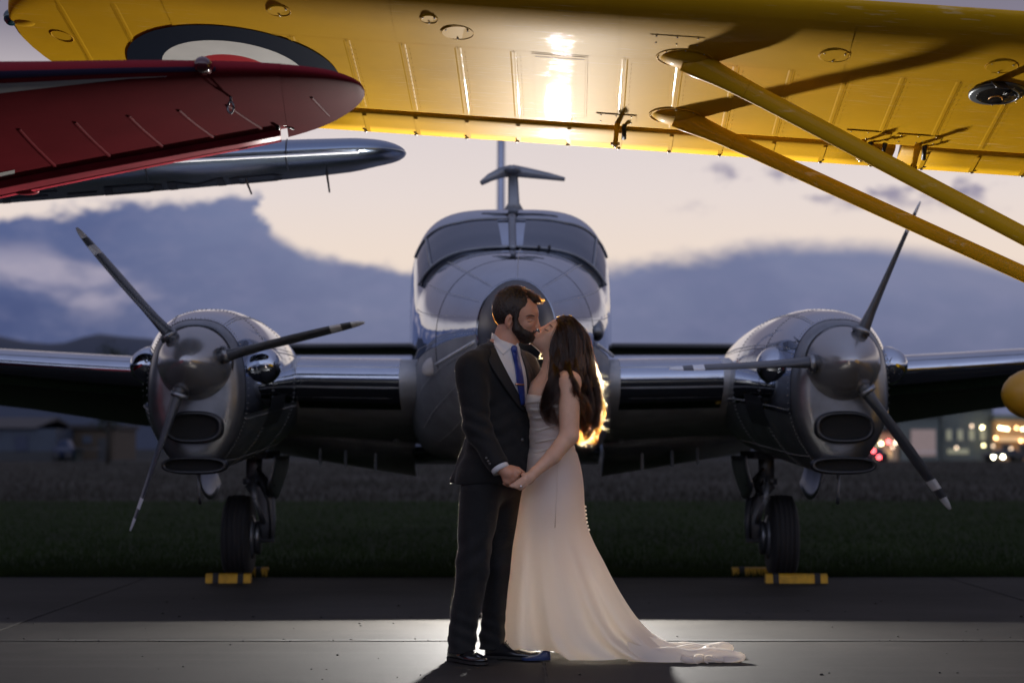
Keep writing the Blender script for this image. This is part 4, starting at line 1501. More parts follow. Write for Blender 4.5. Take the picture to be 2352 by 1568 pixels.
def rsurf(u, t, off=0.0, upper=False):
    """underside (or upper side) of the red wing; t = fraction of chord from the leading edge"""
    u, t = np.asarray(u, float), np.asarray(t, float)
    le, te = red_ends(u)
    ch = np.linalg.norm(te - le, axis=-1)
    ax = (te - le) / ch[..., None]
    up_ = np.stack([0 * ch, -ax[..., 2], np.abs(ax[..., 1])], -1)
    up_ /= np.linalg.norm(up_, axis=-1)[..., None]
    tc_ = np.clip(t, 0, 1)
    th = .115
    yt = 5 * th * (.2969 * np.sqrt(tc_) - .126 * tc_ - .3516 * tc_**2 + .2843 * tc_**3 - .1036 * tc_**4)
    yc = .02 * 4 * tc_ * (1 - tc_)
    h = (yc + yt * 1.15) if upper else (yc - yt * .85)
    hc_ = interp(u, _HU, _HC)
    return le + ax * (t * ch)[..., None] + up_ * (h * hc_ + (off if upper else -np.asarray(off)))[..., None]


def rring(u, t1=1.0, n=18):
    t = t1 * (1 - np.cos(np.linspace(0, math.pi, n))) / 2
    if t1 < 1:
        t = t1 * (1 - np.cos(np.linspace(0, math.pi * .62, n))) / (1 - math.cos(math.pi * .62))
    uu = np.full(n, u)
    return np.vstack([rsurf(uu, t, upper=True), rsurf(uu, t)[::-1][:-1]])


us = list(np.linspace(-4, 1.98, 22))
TH_ = .84
mk('wing', loft([rring(u, TH_) for u in us], True, False), M_red, redp)
mk('wing_tip', loft([rring(u) for u in (list(np.linspace(1.982, 2.6, 10)) + list(np.linspace(2.65, 3.0, 9)))], False, True), M_red, redp)
# aileron, hanging very slightly
rr = []
for u in np.linspace(-2.6, 1.93, 16):
    t = np.linspace(TH_ + .012, 1.0, 5)
    uu = np.full(5, u)
    lw_ = rsurf(uu, t) - np.array([[0, 0, .022 - .004 * k] for k in range(5)])
    up2 = rsurf(uu, t, upper=True) - np.array([[0, 0, .012 * k / 4] for k in range(5)])
    mid = (lw_[0] + up2[0]) / 2 - np.array((0, .02, 0))
    rr.append(np.vstack([lw_, up2[::-1], mid[None]]))
mk('aileron', loft(rr), M_redlt, redp)


def rpatch(u0, u1, t0, t1, nu, nt_, off, thick, shear=0.0):
    U, T = np.meshgrid(np.linspace(u0, u1, nu), np.linspace(t0, t1, nt_), indexing='ij')
    U = U + shear * (T - .45)
    Of = np.full(U.shape, off) * np.array([0] + [1] * (nu - 2) + [0])[:, None]
    return grid(rsurf(U, T, Of + .0008))


for k, u in enumerate((-1.45, -1.0, -.6, -.2, .18, .56, .93, 1.28, 1.62, 2.22)):
    mk('stiffener', rpatch(u - .012, u + .016, .36, .80 if u < 2 else .82, 5, 10, .0032, .006, .55 if u < 2 else .3), M_red, redp)
mk('edge_band', grid(np.array([[rsurf(u, t, .002, upper=False) for t in np.linspace(.0, max(.012, .03 - .008 * (u + 2)), 4)] for u in np.linspace(-3.9, 1.5, 20)])), mat('purple_navy_paint', (.014, .010, .030), .35, coat=.3), redp)
mk('white_stripe', grid(np.array([[rsurf(u, t, .003) for t in np.linspace(.03, max(.033, .085 - .045 * (u + .2)), 4)] for u in np.linspace(-3.9, 1.15, 20)])), mat('grey_white_stripe', (.42, .44, .46), .4), redp)
mk('walkway_mark', rpatch(-.9, .10, .755, .80, 5, 3, .002, .002), M_rwhite, redp)
p = red_plane(466, 150)
mk('navigation_lamp', ellipsoid(p, (.034, .05, .032), 16, 10), mat('dark_red_lens', (.05, .006, .01), .08, coat=.6), redp)
mk('lamp_fairing', ellipsoid(p + np.array((0, .06, .0)), (.042, .09, .03), 14, 10), M_red, redp)
p = red_plane(530, 205) - np.array((0, 0, .05))
mk('tie_down_ring', join(tube([p + np.array((0, 0, .03)), p + np.array((0, 0, -.0))], .006, 6), tube([p + np.array((.012 * math.cos(a), 0, -.022 + .022 * math.sin(a))) for a in np.linspace(0, 2 * math.pi, 14)], .005, 6)), M_alu2, redp)
p = red_plane(638, 287)
mk('aileron_hinge', join(tube([p + np.array((-.035, 0, .0)), p + np.array((.035, 0, .006))], .010, 8), tube([p + np.array((.0, -.02, .03)), p + np.array((.0, .0, -.02))], .010, 8), tube([p + np.array((.02, .0, .0)), p + np.array((.06, .05, -.01))], .005, 6)), MATS['dark_steel'], redp)
p = red_plane(20, 425)
mk('control_horn', tube([p + np.array((-.05, 0, .06)), p + np.array((.06, .02, -.01))], [.03, .008], 8, flat=.4), M_black, redp)
p = red_plane(60, 440)
mk('trim_blister', ellipsoid(p, (.06, .04, .016), 14, 8), M_redlt, redp)
# body of the red aircraft, outside the picture to the left
fr = []
for y, hw, z0, z1 in ((5.9, .06, 1.4, 1.6), (6.05, .34, 1.05, 1.95), (7.0, .45, .85, 2.25), (8.2, .48, .7, 2.6), (9.5, .45, .65, 2.5), (11.5, .3, .6, 1.7), (13.6, .08, .55, 1.0)):
    th = np.linspace(0, 2 * math.pi, 28, endpoint=False)
    fr.append(np.stack([-4.75 + hw * np.sign(np.cos(th)) * np.abs(np.cos(th)) ** .7, np.full(28, y), (z0 + z1) / 2 + (z1 - z0) / 2 * np.sign(np.sin(th)) * np.abs(np.sin(th)) ** .7], 1))
mk('fuselage', loft(fr), M_red, redp)
for s in (-1, 1):
    mk('main_wheel', tube([(-4.75 + s * .8 - .09, 7.6, .28), (-4.75 + s * .8 + .09, 7.6, .28)], .28, 24, up=(0, 0, 1)), M_rubber, redp)
    mk('gear_leg', tube([(-4.75 + s * .42, 7.7, .95), (-4.75 + s * .8, 7.6, .28)], [.05, .035], 10), M_red, redp)

# ================================================================== BLUE-GREY METAL WING BEHIND IT
grey = thing('metal_airplane', 'blue grey metal airplane wing with black letters behind the red wing', 'airplane', (-5.2, 12.6, 0))
GL = [((-1500, 468), 11.4, (-1500, 590), 13.9), ((-600, 408), 11.6, (-600, 515), 13.5), ((0, 376), 11.7, (0, 468), 13.2), ((540, 352), 11.8, (560, 422), 13.0), ((800, 340), 11.9, (805, 396), 12.9), ((870, 340), 12.0, (874, 381), 12.8), ((910, 343), 12.15, (912, 371), 12.65), ((928, 347), 12.3, (929, 361), 12.5), ((932.5, 350), 12.38, (933, 354), 12.42)]
GLE = np.array([at(a[0], a[1], y) for a, y, _, _ in GL])
GTE = np.array([at(b_[0], b_[1], y) for _, _, b_, y in GL])
GU = np.array([-3.0, -1.2, 0, 1.0, 1.5, 1.65, 1.78, 1.87, 1.9])


def gsurf(u, t, off=0.0, upper=False):
    u, t = np.asarray(u, float), np.asarray(t, float)
    le = np.stack([interp(u, GU, GLE[:, k]) for k in range(3)], -1)
    te = np.stack([interp(u, GU, GTE[:, k]) for k in range(3)], -1)
    ch = np.linalg.norm(te - le, axis=-1)
    ax = (te - le) / ch[..., None]
    up_ = np.stack([0 * ch, -ax[..., 2], np.abs(ax[..., 1])], -1)
    up_ /= np.linalg.norm(up_, axis=-1)[..., None]
    tc_ = np.clip(t, 0, 1)
    yt = 5 * .15 * (.2969 * np.sqrt(tc_) - .126 * tc_ - .3516 * tc_**2 + .2843 * tc_**3 - .1036 * tc_**4)
    yc = .02 * 4 * tc_ * (1 - tc_)
    h = (yc + yt * 1.1) if upper else (yc - yt * .9)
    return le + ax * (t * ch)[..., None] + up_ * (h * ch + (off if upper else -np.asarray(off)))[..., None]


rr = []
for u in list(np.linspace(-3, 1.5, 26)) + list(np.linspace(1.53, 1.9, 14)):
    t = (1 - np.cos(np.linspace(0, math.pi, 20))) / 2
    uu = np.full(20, u)
    rr.append(np.vstack([gsurf(uu, t, upper=True), gsurf(uu, t)[::-1][1:-1]]))
mk('wing', loft(rr), M_bluealu, grey)
for u in (.62, 1.22):
    pts = [gsurf(u, t, .002, upper=True) for t in (.16, .08, .03, .008)] + [gsurf(u, t, .002) for t in (0.0, .01, .03, .08, .16, .3)]
    mk('panel_seam', tube(pts, .005, 5), M_black, grey)
pts = [gsurf(u, .012, .004, upper=False) for u in np.linspace(-2.8, 1.55, 30)]
mk('light_strip', tube(pts, .009, 6), M_white, grey)
for px, py0, px1, py1 in ((565, 414, 578, 446), (751, 400, 757, 442)):
    a, q = at(px, py0, 12.75), at(px1, py1, 12.8)
    mk('static_wick', tube([a + np.array((0, 0, .04)), a, q], [.012, .008, .006], 6), M_steel, grey)

# registration letters under that wing: F-DMC painted across the chord
def letter_strokes(ch):
    T = .17
    L = {
        'C': [[(1, .80), (.85, 1), (.15, 1), (0, .85), (0, .15), (.15, 0), (.85, 0), (1, .20)]],
        'F': [[(0, 0), (0, 1), (1, 1)], [(0, .52), (.8, .52)]],
        '-': [[(.1, .5), (.9, .5)]],
        'D': [[(0, 0), (0, 1), (.75, 1), (1, .8), (1, .2), (.75, 0), (0, 0)]],
        'M': [[(0, 0), (0, 1), (.5, .35), (1, 1), (1, 0)]],
    }
    return L[ch], T


ustart = (-.23, .03, .28, .45, .71, .97)
for k, ch_ in enumerate('CF-DMC'):
    strokes, T = letter_strokes(ch_)
    lw = .13 if ch_ == '-' else .20
    parts = []
    for st in strokes:
        for (xa, ya_), (xb, yb_) in zip(st[:-1], st[1:]):
            ln = math.hypot(xb - xa, yb_ - ya_)
            nx, ny = -(yb_ - ya_) / ln * T / 2, (xb - xa) / ln * T / 2
            ex, ey = (xb - xa) / ln * T * .42, (yb_ - ya_) / ln * T * .42
            P = []
            for q in np.linspace(0, 1, 6):
                px_, py_ = xa - ex + (xb - xa + 2 * ex) * q, ya_ - ey + (yb_ - ya_ + 2 * ey) * q
                row = []
                for sgn in (-1, 1):
                    uu = ustart[k] + lw * (px_ + sgn * nx * 1.0)
                    tt = .95 - .42 * (py_ + sgn * ny)
                    row.append(gsurf(uu, tt, .004))
                P.append(row)
            parts.append(grid(np.array(P)))
    mk('letter', join(*parts), M_ink, grey)

# body of that aircraft, outside the picture
fg = []
for y, hw, z0, z1 in ((9.6, .1, 1.7, 2.0), (9.9, .5, 1.2, 2.5), (11.0, .7, .9, 2.9), (13.0, .75, .8, 3.0), (15.0, .6, .9, 2.8), (18.0, .3, 1.4, 2.4), (20, .08, 1.9, 2.2)):
    th = np.linspace(0, 2 * math.pi, 28, endpoint=False)
    fg.append(np.stack([-8.2 + hw * np.cos(th), np.full(28, y), (z0 + z1) / 2 + (z1 - z0) / 2 * np.sin(th)], 1))
mk('fuselage', loft(fg), M_bluealu, grey)
for s in (-1, 1):
    mk('main_wheel', tube([(-8.2 + s * 1.3 - .1, 12.6, .35), (-8.2 + s * 1.3 + .1, 12.6, .35)], .35, 24, up=(0, 0, 1)), M_rubber, grey)
    mk('gear_leg', tube([(-8.2 + s * .6, 12.6, 1.1), (-8.2 + s * 1.3, 12.6, .35)], [.08, .05], 10), M_steel, grey)

# ================================================================== rounded yellow tank at the right edge
yt_ = 12.9
p0 = at(2300, 905, yt_)
tank = thing('fuel_tank', 'rounded yellow aircraft tank poking into the right edge beside the silver wing', 'fuel tank', (p0[0] + 1.0, yt_, 0))
prof = [(0, .0), (.006, .035), (.025, .075), (.06, .115), (.12, .15), (.22, .178), (.38, .19), (.8, .195), (1.4, .17), (1.9, .09), (2.05, .02)]
th = np.linspace(0, 2 * math.pi, 36, endpoint=False)
mk('shell', loft([np.stack([np.full(36, p0[0] + d), yt_ + r * np.cos(th), p0[2] + r * np.sin(th)], 1) for d, r in prof if r > 0]), mat('plain_yellow_paint', (.42, .215, .008), .38, bump=.02), tank)
mk('band', tube([(p0[0] + .9, yt_, p0[2]), (p0[0] + .93, yt_, p0[2])], .198, 36), M_steel, tank)
for d in (.7, 1.5):
    mk('stand_leg', tube([(p0[0] + d, yt_, p0[2] - .17), (p0[0] + d, yt_, .0)], .03, 8), M_steel, tank)
    mk('stand_foot', box((p0[0] + d, yt_, .01), (.12, .5, .02)), M_steel, tank, smooth=False)
# ================================================================== PEOPLE
YP = 9.6
S = 1 / 476.4      # metres per photo pixel at the couple


def q3(px, py, d=0.0):
    return at(px, py, YP + d)


# ---- implicit bodies -----------------------------------------------------------
def cap(a, b_, ra, rb=None, k=.02):
    return ('cap', np.array(a), np.array(b_), ra, rb if rb is not None else ra, k)


def ell(c, r, k=.02, rot=None, sub=False):
    return ('ell', np.array(c), np.array(r, float), k, np.eye(3) if rot is None else np.array(rot), sub)


def cut(p, n, k=.004):
    n = np.array(n, float)
    return ('cut', np.array(p), n / np.linalg.norm(n), k)


def sdf(P, prims):
    d = None
    for pr in prims:
        if pr[0] == 'cap':
            _, a, b_, ra, rb, k = pr
            ab = b_ - a
            t = np.clip(((P - a) @ ab) / (ab @ ab + 1e-12), 0, 1)
            dp = np.linalg.norm(P - a - t[:, None] * ab, axis=1) - (ra + t * (rb - ra))
            sub = False
        elif pr[0] == 'ell':
            _, c, r, k, rot, sub = pr
            L = (P - c) @ rot
            k0 = np.linalg.norm(L / r, axis=1)
            k1 = np.linalg.norm(L / r**2, axis=1) + 1e-9
            dp = k0 * (k0 - 1) / k1
        elif pr[0] == 'cut':
            _, p, n, k = pr
            dp = -((P - p) @ n)
            sub = True
            dp = -((P - p) @ n) * 1.0
        elif pr[0] == 'noise':
            _, amp, fq, ph = pr
            s = np.sin(P @ np.array(fq) + ph)
            d = d + amp * s
            continue
        if d is None:
            d = dp
            continue
        if sub:   # smooth subtraction
            h = np.clip(.5 - .5 * (d + dp) / k, 0, 1)
            d = d * (1 - h) + (-dp) * h + k * h * (1 - h)
        else:
            h = np.clip(.5 + .5 * (dp - d) / k, 0, 1)
            d = dp * (1 - h) + d * h - k * h * (1 - h)
    return d


def bounds(prims, m=.03):
    lo, hi = np.full(3, 1e9), np.full(3, -1e9)
    for pr in prims:
        if pr[0] == 'cap':
            for p, r in ((pr[1], pr[3]), (pr[2], pr[4])):
                lo, hi = np.minimum(lo, p - r), np.maximum(hi, p + r)
        elif pr[0] == 'ell' and not pr[5]:
            r = np.sqrt(((pr[4] * pr[2]) ** 2).sum(1))
            lo, hi = np.minimum(lo, pr[1] - r), np.maximum(hi, pr[1] + r)
    return lo - m, hi + m


def isosurface(prims, h, fn=None, disp=None):
    """surface nets over a sparse grid"""
    fn = fn or (lambda P: sdf(P, prims))
    lo, hi = bounds(prims)
    n = np.ceil((hi - lo) / h).astype(int) + 2
    B = 8
    nb = np.ceil(n / B).astype(int)
    n = nb * B
    bi = np.stack(np.meshgrid(*[np.arange(k) for k in nb], indexing='ij'), -1).reshape(-1, 3)
    cen = lo + (bi * B + (B - 1) / 2) * h
    dc = fn(cen)
    act = np.abs(dc) < B * h * 1.35
    Fd = np.ones(n, np.float32)
    neg = bi[dc < 0]
    off = np.stack(np.meshgrid(*[np.arange(B)] * 3, indexing='ij'), -1).reshape(-1, 3)
    for group, val in ((neg, -1.0),):
        idx = (group[:, None, :] * B + off[None]).reshape(-1, 3)
        Fd[idx[:, 0], idx[:, 1], idx[:, 2]] = val
    idx = (bi[act][:, None, :] * B + off[None]).reshape(-1, 3)
    for s in range(0, len(idx), 400000):
        ii = idx[s:s + 400000]
        P = lo + ii * h
        v = fn(P)
        if disp is not None:
            v = v + disp(P)
        Fd[ii[:, 0], ii[:, 1], ii[:, 2]] = v
    ins = Fd < 0
    cells, pos, quads = [], [], []
    for ax_ in range(3):
        s0 = [slice(1, -1)] * 3
        s1 = [slice(1, -1)] * 3
        s0[ax_] = slice(1, -2)
        s1[ax_] = slice(2, -1)
        a, b_ = Fd[tuple(s0)], Fd[tuple(s1)]
        e = np.argwhere(ins[tuple(s0)] != ins[tuple(s1)]) + 1
        fa, fb = Fd[e[:, 0], e[:, 1], e[:, 2]], None
        e2 = e.copy()
        e2[:, ax_] += 1
        fb = Fd[e2[:, 0], e2[:, 1], e2[:, 2]]
        t = np.clip(fa / (fa - fb), .02, .98)
        p = e.astype(float)
        p[:, ax_] += t
        u, v = (ax_ + 1) % 3, (ax_ + 2) % 3
        qd = []
        for du, dv in ((-1, -1), (0, -1), (0, 0), (-1, 0)):
            c = e.copy()
            c[:, u] += du
            c[:, v] += dv
            cid = np.ravel_multi_index(c.T, n)
            qd.append(cid)
            cells.append(cid)
            pos.append(p)
        qd = np.stack(qd, 1)
        flip = fa > 0
        qd[flip] = qd[flip][:, ::-1]
        quads.append(qd)
    cells = np.concatenate(cells)
    pos = np.concatenate(pos)
    uq, inv = np.unique(cells, return_inverse=True)
    cnt = np.bincount(inv)
    V = np.stack([np.bincount(inv, pos[:, k]) / cnt for k in range(3)], 1)
    Q = np.searchsorted(uq, np.concatenate(quads))
    V = lo + V * h
    # one light relaxation
    E = np.concatenate([Q[:, [0, 1]], Q[:, [1, 2]], Q[:, [2, 3]], Q[:, [3, 0]]])
    for _ in range(2):
        acc = np.zeros_like(V)
        deg = np.bincount(E.ravel(), minlength=len(V)).astype(float)
        for k in range(3):
            acc[:, k] = np.bincount(E[:, 0], V[E[:, 1], k], len(V)) + np.bincount(E[:, 1], V[E[:, 0], k], len(V))
        V = .5 * V + .5 * acc / np.maximum(deg, 1)[:, None]
    return V, Q


def drape(prims, pts, off, d0=-.7, fn=None):
    """put photo pixels onto the body surface seen from the front, off metres proud of it"""
    fn = fn or (lambda P: sdf(P, prims))
    pts = np.asarray(pts, float)
    flat = pts.reshape(-1, 2)
    A = np.array([at(x, y, YP + d0) for x, y in flat])
    Bq = np.array([at(x, y, YP + .6) for x, y in flat])
    D = Bq - A
    L = np.linalg.norm(D, axis=1)
    D /= L[:, None]
    t = np.zeros(len(A))
    for _ in range(70):
        d = fn(A + D * t[:, None])
        t = np.minimum(t + np.clip(d, -.05, .3) * .8, L)
    Pp = A + D * (t - off)[:, None]
    return Pp.reshape(pts.shape[:-1] + (3,))


def strip(prims, left, right, rows, cols, off, thick, fn=None, bulge=0.0):
    """cloth panel between two pixel polylines, laid on a body"""
    l_ = np.array(left, float)
    r_ = np.array(right, float)
    t = np.linspace(0, 1, rows)

    def along(pl):
        s = np.concatenate([[0], np.cumsum(np.linalg.norm(np.diff(pl, axis=0), axis=1))])
        s /= s[-1]
        return np.stack([np.interp(t, s, pl[:, 0]), np.interp(t, s, pl[:, 1])], 1)
    a, b_ = along(l_), along(r_)
    w = np.linspace(0, 1, cols)
    G = a[:, None] * (1 - w[None, :, None]) + b_[:, None] * w[None, :, None]
    P = drape(prims, G, off, fn=fn)
    for _ in range(2):
        P[1:-1] = .5 * P[1:-1] + .25 * (P[:-2] + P[2:])
    if bulge:
        P[..., 1] -= bulge * np.sin(math.pi * w)[None]
    return grid(P, thick, np.tile((0, -1, 0), (rows * cols, 1)))


# ---- materials ------------------------------------------------------------------
def skin_mat(name, col, col2):
    m_ = mat(name, col, .46, col2=col2, vscale=16, bump=.05, bscale=160, spec=.4)
    p = m_.node_tree.nodes['Principled BSDF']
    p.inputs['Subsurface Weight'].default_value = .18
    p.inputs['Subsurface Radius'].default_value = (.012, .004, .002)
    p.inputs['Subsurface Scale'].default_value = .6
    return m_


M_skinM = skin_mat('his_skin', (.56, .29, .18), (.49, .235, .15))
M_skinF = skin_mat('her_skin', (.68, .41, .27), (.61, .35, .23))
M_suit = mat('black_wool_suit', (.008, .008, .0085), .8, bump=.12, bscale=420, spec=.3, sheen=.08, var=.15, vscale=30)
M_lapel = mat('black_lapel_cloth', (.020, .019, .019), .7, bump=.08, bscale=420, spec=.3)
M_shirt = mat('white_shirt_cotton', (.74, .72, .70), .75, bump=.06, bscale=30, trans=.15)
M_tie = mat('royal_blue_silk', (.012, .035, .20), .32, bump=.1, bscale=300, spec=.6)
M_hairM = mat('dark_brown_short_hair', (.020, .012, .008), .5, spec=.5, bump=.5, bscale=90, stretch=(1, 1, .5))
M_strandM = mat('brown_hair_strand', (.05, .030, .018), .35, spec=.6, trans=.35)
M_hairF = mat('brown_long_hair', (.060, .024, .011), .42, spec=.5, bump=.4, bscale=60, stretch=(6, 6, .6), col2=(.032, .013, .007), vscale=5)
M_strandF = mat('auburn_hair_strand', (.16, .070, .030), .36, spec=.6, trans=.40, col2=(.09, .036, .016), vscale=30)
M_lip = mat('lip_skin', (.42, .12, .10), .4)
M_lash = mat('dark_lash', (.012, .008, .006), .6)
M_shoe = mat('black_polished_leather', (.012, .012, .014), .16, coat=.5, bump=.03)
M_sole = mat('black_sole', (.015, .014, .013), .6)
M_blue = mat('royal_blue_satin_shoe', (.003, .018, .085), .4)
M_gold = mat('rose_gold', (.75, .42, .28), .2, 1.0)
M_silver = mat('ring_silver', (.85, .85, .86), .12, 1.0)
M_diamond = mat('ring_stone', (.95, .95, .97), .05, spec=1.0, coat=1.0)


def gown_mat():
    m_ = bpy.data.materials.new('ivory_crepe_gown')
    m_.use_nodes = True
    t = m_.node_tree
    p = t.nodes['Principled BSDF']
    q = NB(t)
    p.inputs['Base Color'].default_value = (.84, .81, .77, 1)
    p.inputs['Roughness'].default_value = .48
    p.inputs['Sheen Weight'].default_value = .2
    p.inputs['Specular IOR Level'].default_value = .35
    tcn = q.node('ShaderNodeTexCoord')
    nz = q.noise(tcn.outputs['Object'], 500, 3, .6)
    bn = q.node('ShaderNodeBump')
    bn.inputs['Strength'].default_value = .06
    bn.inputs['Distance'].default_value = .004
    t.links.new(nz, bn.inputs['Height'])
    t.links.new(bn.outputs[0], p.inputs['Normal'])
    tr = q.node('ShaderNodeBsdfTranslucent')
    tr.inputs[0].default_value = (.95, .86, .72, 1)
    mx = q.node('ShaderNodeMixShader')
    mx.inputs[0].default_value = .52
    t.links.new(p.outputs[0], mx.inputs[1])
    t.links.new(tr.outputs[0], mx.inputs[2])
    t.links.new(mx.outputs[0], t.nodes['Material Output'].inputs[0])
    return m_


M_gown = gown_mat()

# ================================================================== THE MAN
Fm = np.array((.77, -.64, 0))
Rm = np.array((-.64, -.77, 0))
rotM = np.stack([Fm, Rm, np.array((0, 0, 1.0))], 1)       # columns: forward, his right, up
hf = np.array((.962, 0, -.27))                            # head forward (down a little)
hu = np.array((.27, 0, .962))
rotH = np.stack([hf, np.array((0, 1.0, 0)), hu], 1)


def hand_fist(prims, wrist, palm_c, k_line, curl, r, k=.010):
    for a, b_ in zip(k_line, curl):
        pts = [a] + b_
        for u, v in zip(pts[:-1], pts[1:]):
            prims.append(cap(u, v, r, r * .93, k))


man = []
# head
man += [ell(q3(1183, 709), (.099, .078, .104), .03, rotH),
        ell(q3(1207, 733), (.058, .060, .085), .03, rotH),
        ell(q3(1200, 762), (.056, .055, .042), .03, rotH),
        ell(q3(1213, 776), (.026, .028, .024), .02, rotH),
        cap(q3(1229, 718, -.026), q3(1229, 718, .026), .013, .013, .016),       # brow
        cap(q3(1229, 727), q3(1235.5, 749), .0085, .0125, .012),                # nose
        ell(q3(1231, 752, -.010), (.012, .009, .009), .008), ell(q3(1231, 752, .010), (.012, .009, .009), .008),
        cap(q3(1221, 767, -.016), q3(1221, 767, .016), .012, .012, .008),
        cap(q3(1222, 764.5, -.014), q3(1222, 764.5, .014), .0075, .0075, .005),
        cap(q3(1221.5, 771, -.013), q3(1221.5, 771, .013), .008, .008, .005),
        ell(q3(1219, 735, -.052), (.018, .014, .011), .014, rotH, True), ell(q3(1219, 735, .052), (.018, .014, .011), .014, rotH, True),
        ell(q3(1215.5, 735.5, -.036), (.0125, .0125, .0105), .006), ell(q3(1215.5, 735.5, .036), (.0125, .0125, .0105), .006),
        ell(q3(1212, 746, -.045), (.024, .016, .016), .02), ell(q3(1212, 746, .045), (.024, .016, .016), .02)]   # cheeks
for sgn in (-1, 1):
    man += [ell(q3(1168, 736, sgn * .082), (.0175, .011, .032), .005, rotH),
            ell(q3(1171.5, 738, sgn * .094), (.0095, .0135, .019), .0025, rotH, True),
            ell(q3(1167, 751, sgn * .077), (.009, .008, .010), .006)]
# neck and trunk (under the clothes)
man += [cap(q3(1165, 765, 0), q3(1156, 815, 0), .058, .064, .025),
        ell(q3(1142, 880, .0), (.105, .165, .20), .06, rotM),
        ell(q3(1138, 1010, .0), (.095, .145, .20), .06, rotM),
        ell(q3(1136, 1105, .0), (.10, .15, .12), .06, rotM),
        cap(q3(1156, 845, .0), q3(1100, 856, -.13), .04, .05, .03), cap(q3(1156, 845, .0), q3(1188, 856, .13), .04, .05, .03),
        cap(q3(1084, 850, -.16), q3(1098, 980, -.19), .055, .045, .02), cap(q3(1098, 980, -.19), q3(1152, 1074, -.262), .042, .030, .015),
        cap(q3(1203, 850, .15), q3(1258, 950, .30), .05, .042, .02), cap(q3(1258, 950, .30), q3(1318, 984, .20), .04, .027, .015),
        cap(q3(1108, 1130, -.08), q3(1085, 1300, -.09), .080, .055, .03), cap(q3(1085, 1300, -.09), q3(1062, 1470, -.10), .050, .036, .02),
        cap(q3(1152, 1130, .08), q3(1142, 1300, .06), .080, .055, .03), cap(q3(1142, 1300, .06), q3(1133, 1465, .08), .050, .036, .02),
        cap(q3(1062, 1470, -.10), q3(1062, 1494, -.12), .034, .034, .01), cap(q3(1133, 1465, .08), q3(1133, 1488, .08), .034, .034, .01)]
# right hand: back of the hand towards the camera, fingers folded round hers
man += [cap(q3(1150, 1072, -.262), q3(1168, 1087, -.272), .029, .031, .012),
        ell(q3(1171, 1089, -.272), (.036, .017, .038), .012, np.array(Matrix.Rotation(R(42), 3, 'Y'))),
        cap(q3(1187, 1083, -.268), q3(1163, 1104, -.272), .017, .016, .010)]
kn = [(1191, 1084, -.272), (1184.5, 1093, -.276), (1176.5, 1101, -.276), (1168, 1107, -.272)]
for i, (x, y, d) in enumerate(kn):
    man += [cap(q3(x - 9, y - 8, d + .004), q3(x, y, d), .0115, .0115, .008),
            cap(q3(x, y, d), q3(x - 1, y + 9 - i, d + .028), .0112, .0100, .004),
            cap(q3(x - 1, y + 9 - i, d + .028), q3(x - 10, y + 6 - i, d + .044), .0098, .0085, .003)]
man += [cap(q3(1174, 1074, -.265), q3(1190, 1077, -.246), .014, .0115, .008), cap(q3(1190, 1077, -.246), q3(1203, 1086, -.235), .0112, .0095, .004)]
# left hand flat on her back
man += [ell(q3(1326, 986, .17), (.036, .030, .020), .012)]
for i, (dy_, dd) in enumerate(((-9, .13), (-3, .125), (3, .125), (9, .13))):
    man += [cap(q3(1328, 985 + dy_ * .7, .150), q3(1337, 984 + dy_, dd), .0095, .009, .005), cap(q3(1337, 984 + dy_, dd), q3(1336, 985 + dy_, dd - .035), .009, .0078, .003)]
groom = mk('person', isosurface(man, .0038), M_skinM, base=q3(1100, 1511, 0), label='man with dark hair and beard in a black suit and blue tie kissing the bride', cat='person')

# ---- trousers
tr_ = [ell(q3(1136, 1100, .0), (.125, .168, .12), .05, rotM),
       cap(q3(1104, 1130, -.08), q3(1086, 1300, -.09), .098, .077, .04), cap(q3(1086, 1300, -.09), q3(1062, 1462, -.10), .077, .064, .03),
       cap(q3(1062, 1462, -.10), q3(1060, 1500, -.11), .064, .064, .02),
       cap(q3(1152, 1130, .08), q3(1144, 1300, .06), .098, .074, .04), cap(q3(1144, 1300, .06), q3(1133, 1458, .08), .074, .060, .03),
       cap(q3(1133, 1458, .08), q3(1131, 1495, .07), .060, .060, .02)]
tcut = [cut(q3(1062, 1478, -.1), (0, 0, -1))]


def tr_fn(P):
    d = sdf(P, tr_)
    h = P[:, 2]
    px = P[:, 0] / S
    # creases: break over the shoe, knee folds, long drape folds
    w = np.exp(-((h - .13) / .12) ** 2)
    d = d + .0030 * w * np.sin(h * 95 + P[:, 0] * 40 + np.sin(P[:, 1] * 30)) + .004 * np.exp(-((h - .5) / .12) ** 2) * np.sin(h * 60 - P[:, 0] * 50)
    d = d + .0035 * np.sin(P[:, 0] * 70 + h * 6 + P[:, 1] * 25) * np.clip((.85 - h) * 3, 0, 1)
    # floor cut at the hems
    hem = .045 + .25 * np.clip(P[:, 0] - np.where(P[:, 1] < YP, q3(1062, 0)[0], q3(1133, 0)[0]), 0, .06)
    return np.maximum(d, hem - h)


mk('trousers', isosurface(tr_, .0045, fn=tr_fn), M_suit, groom)

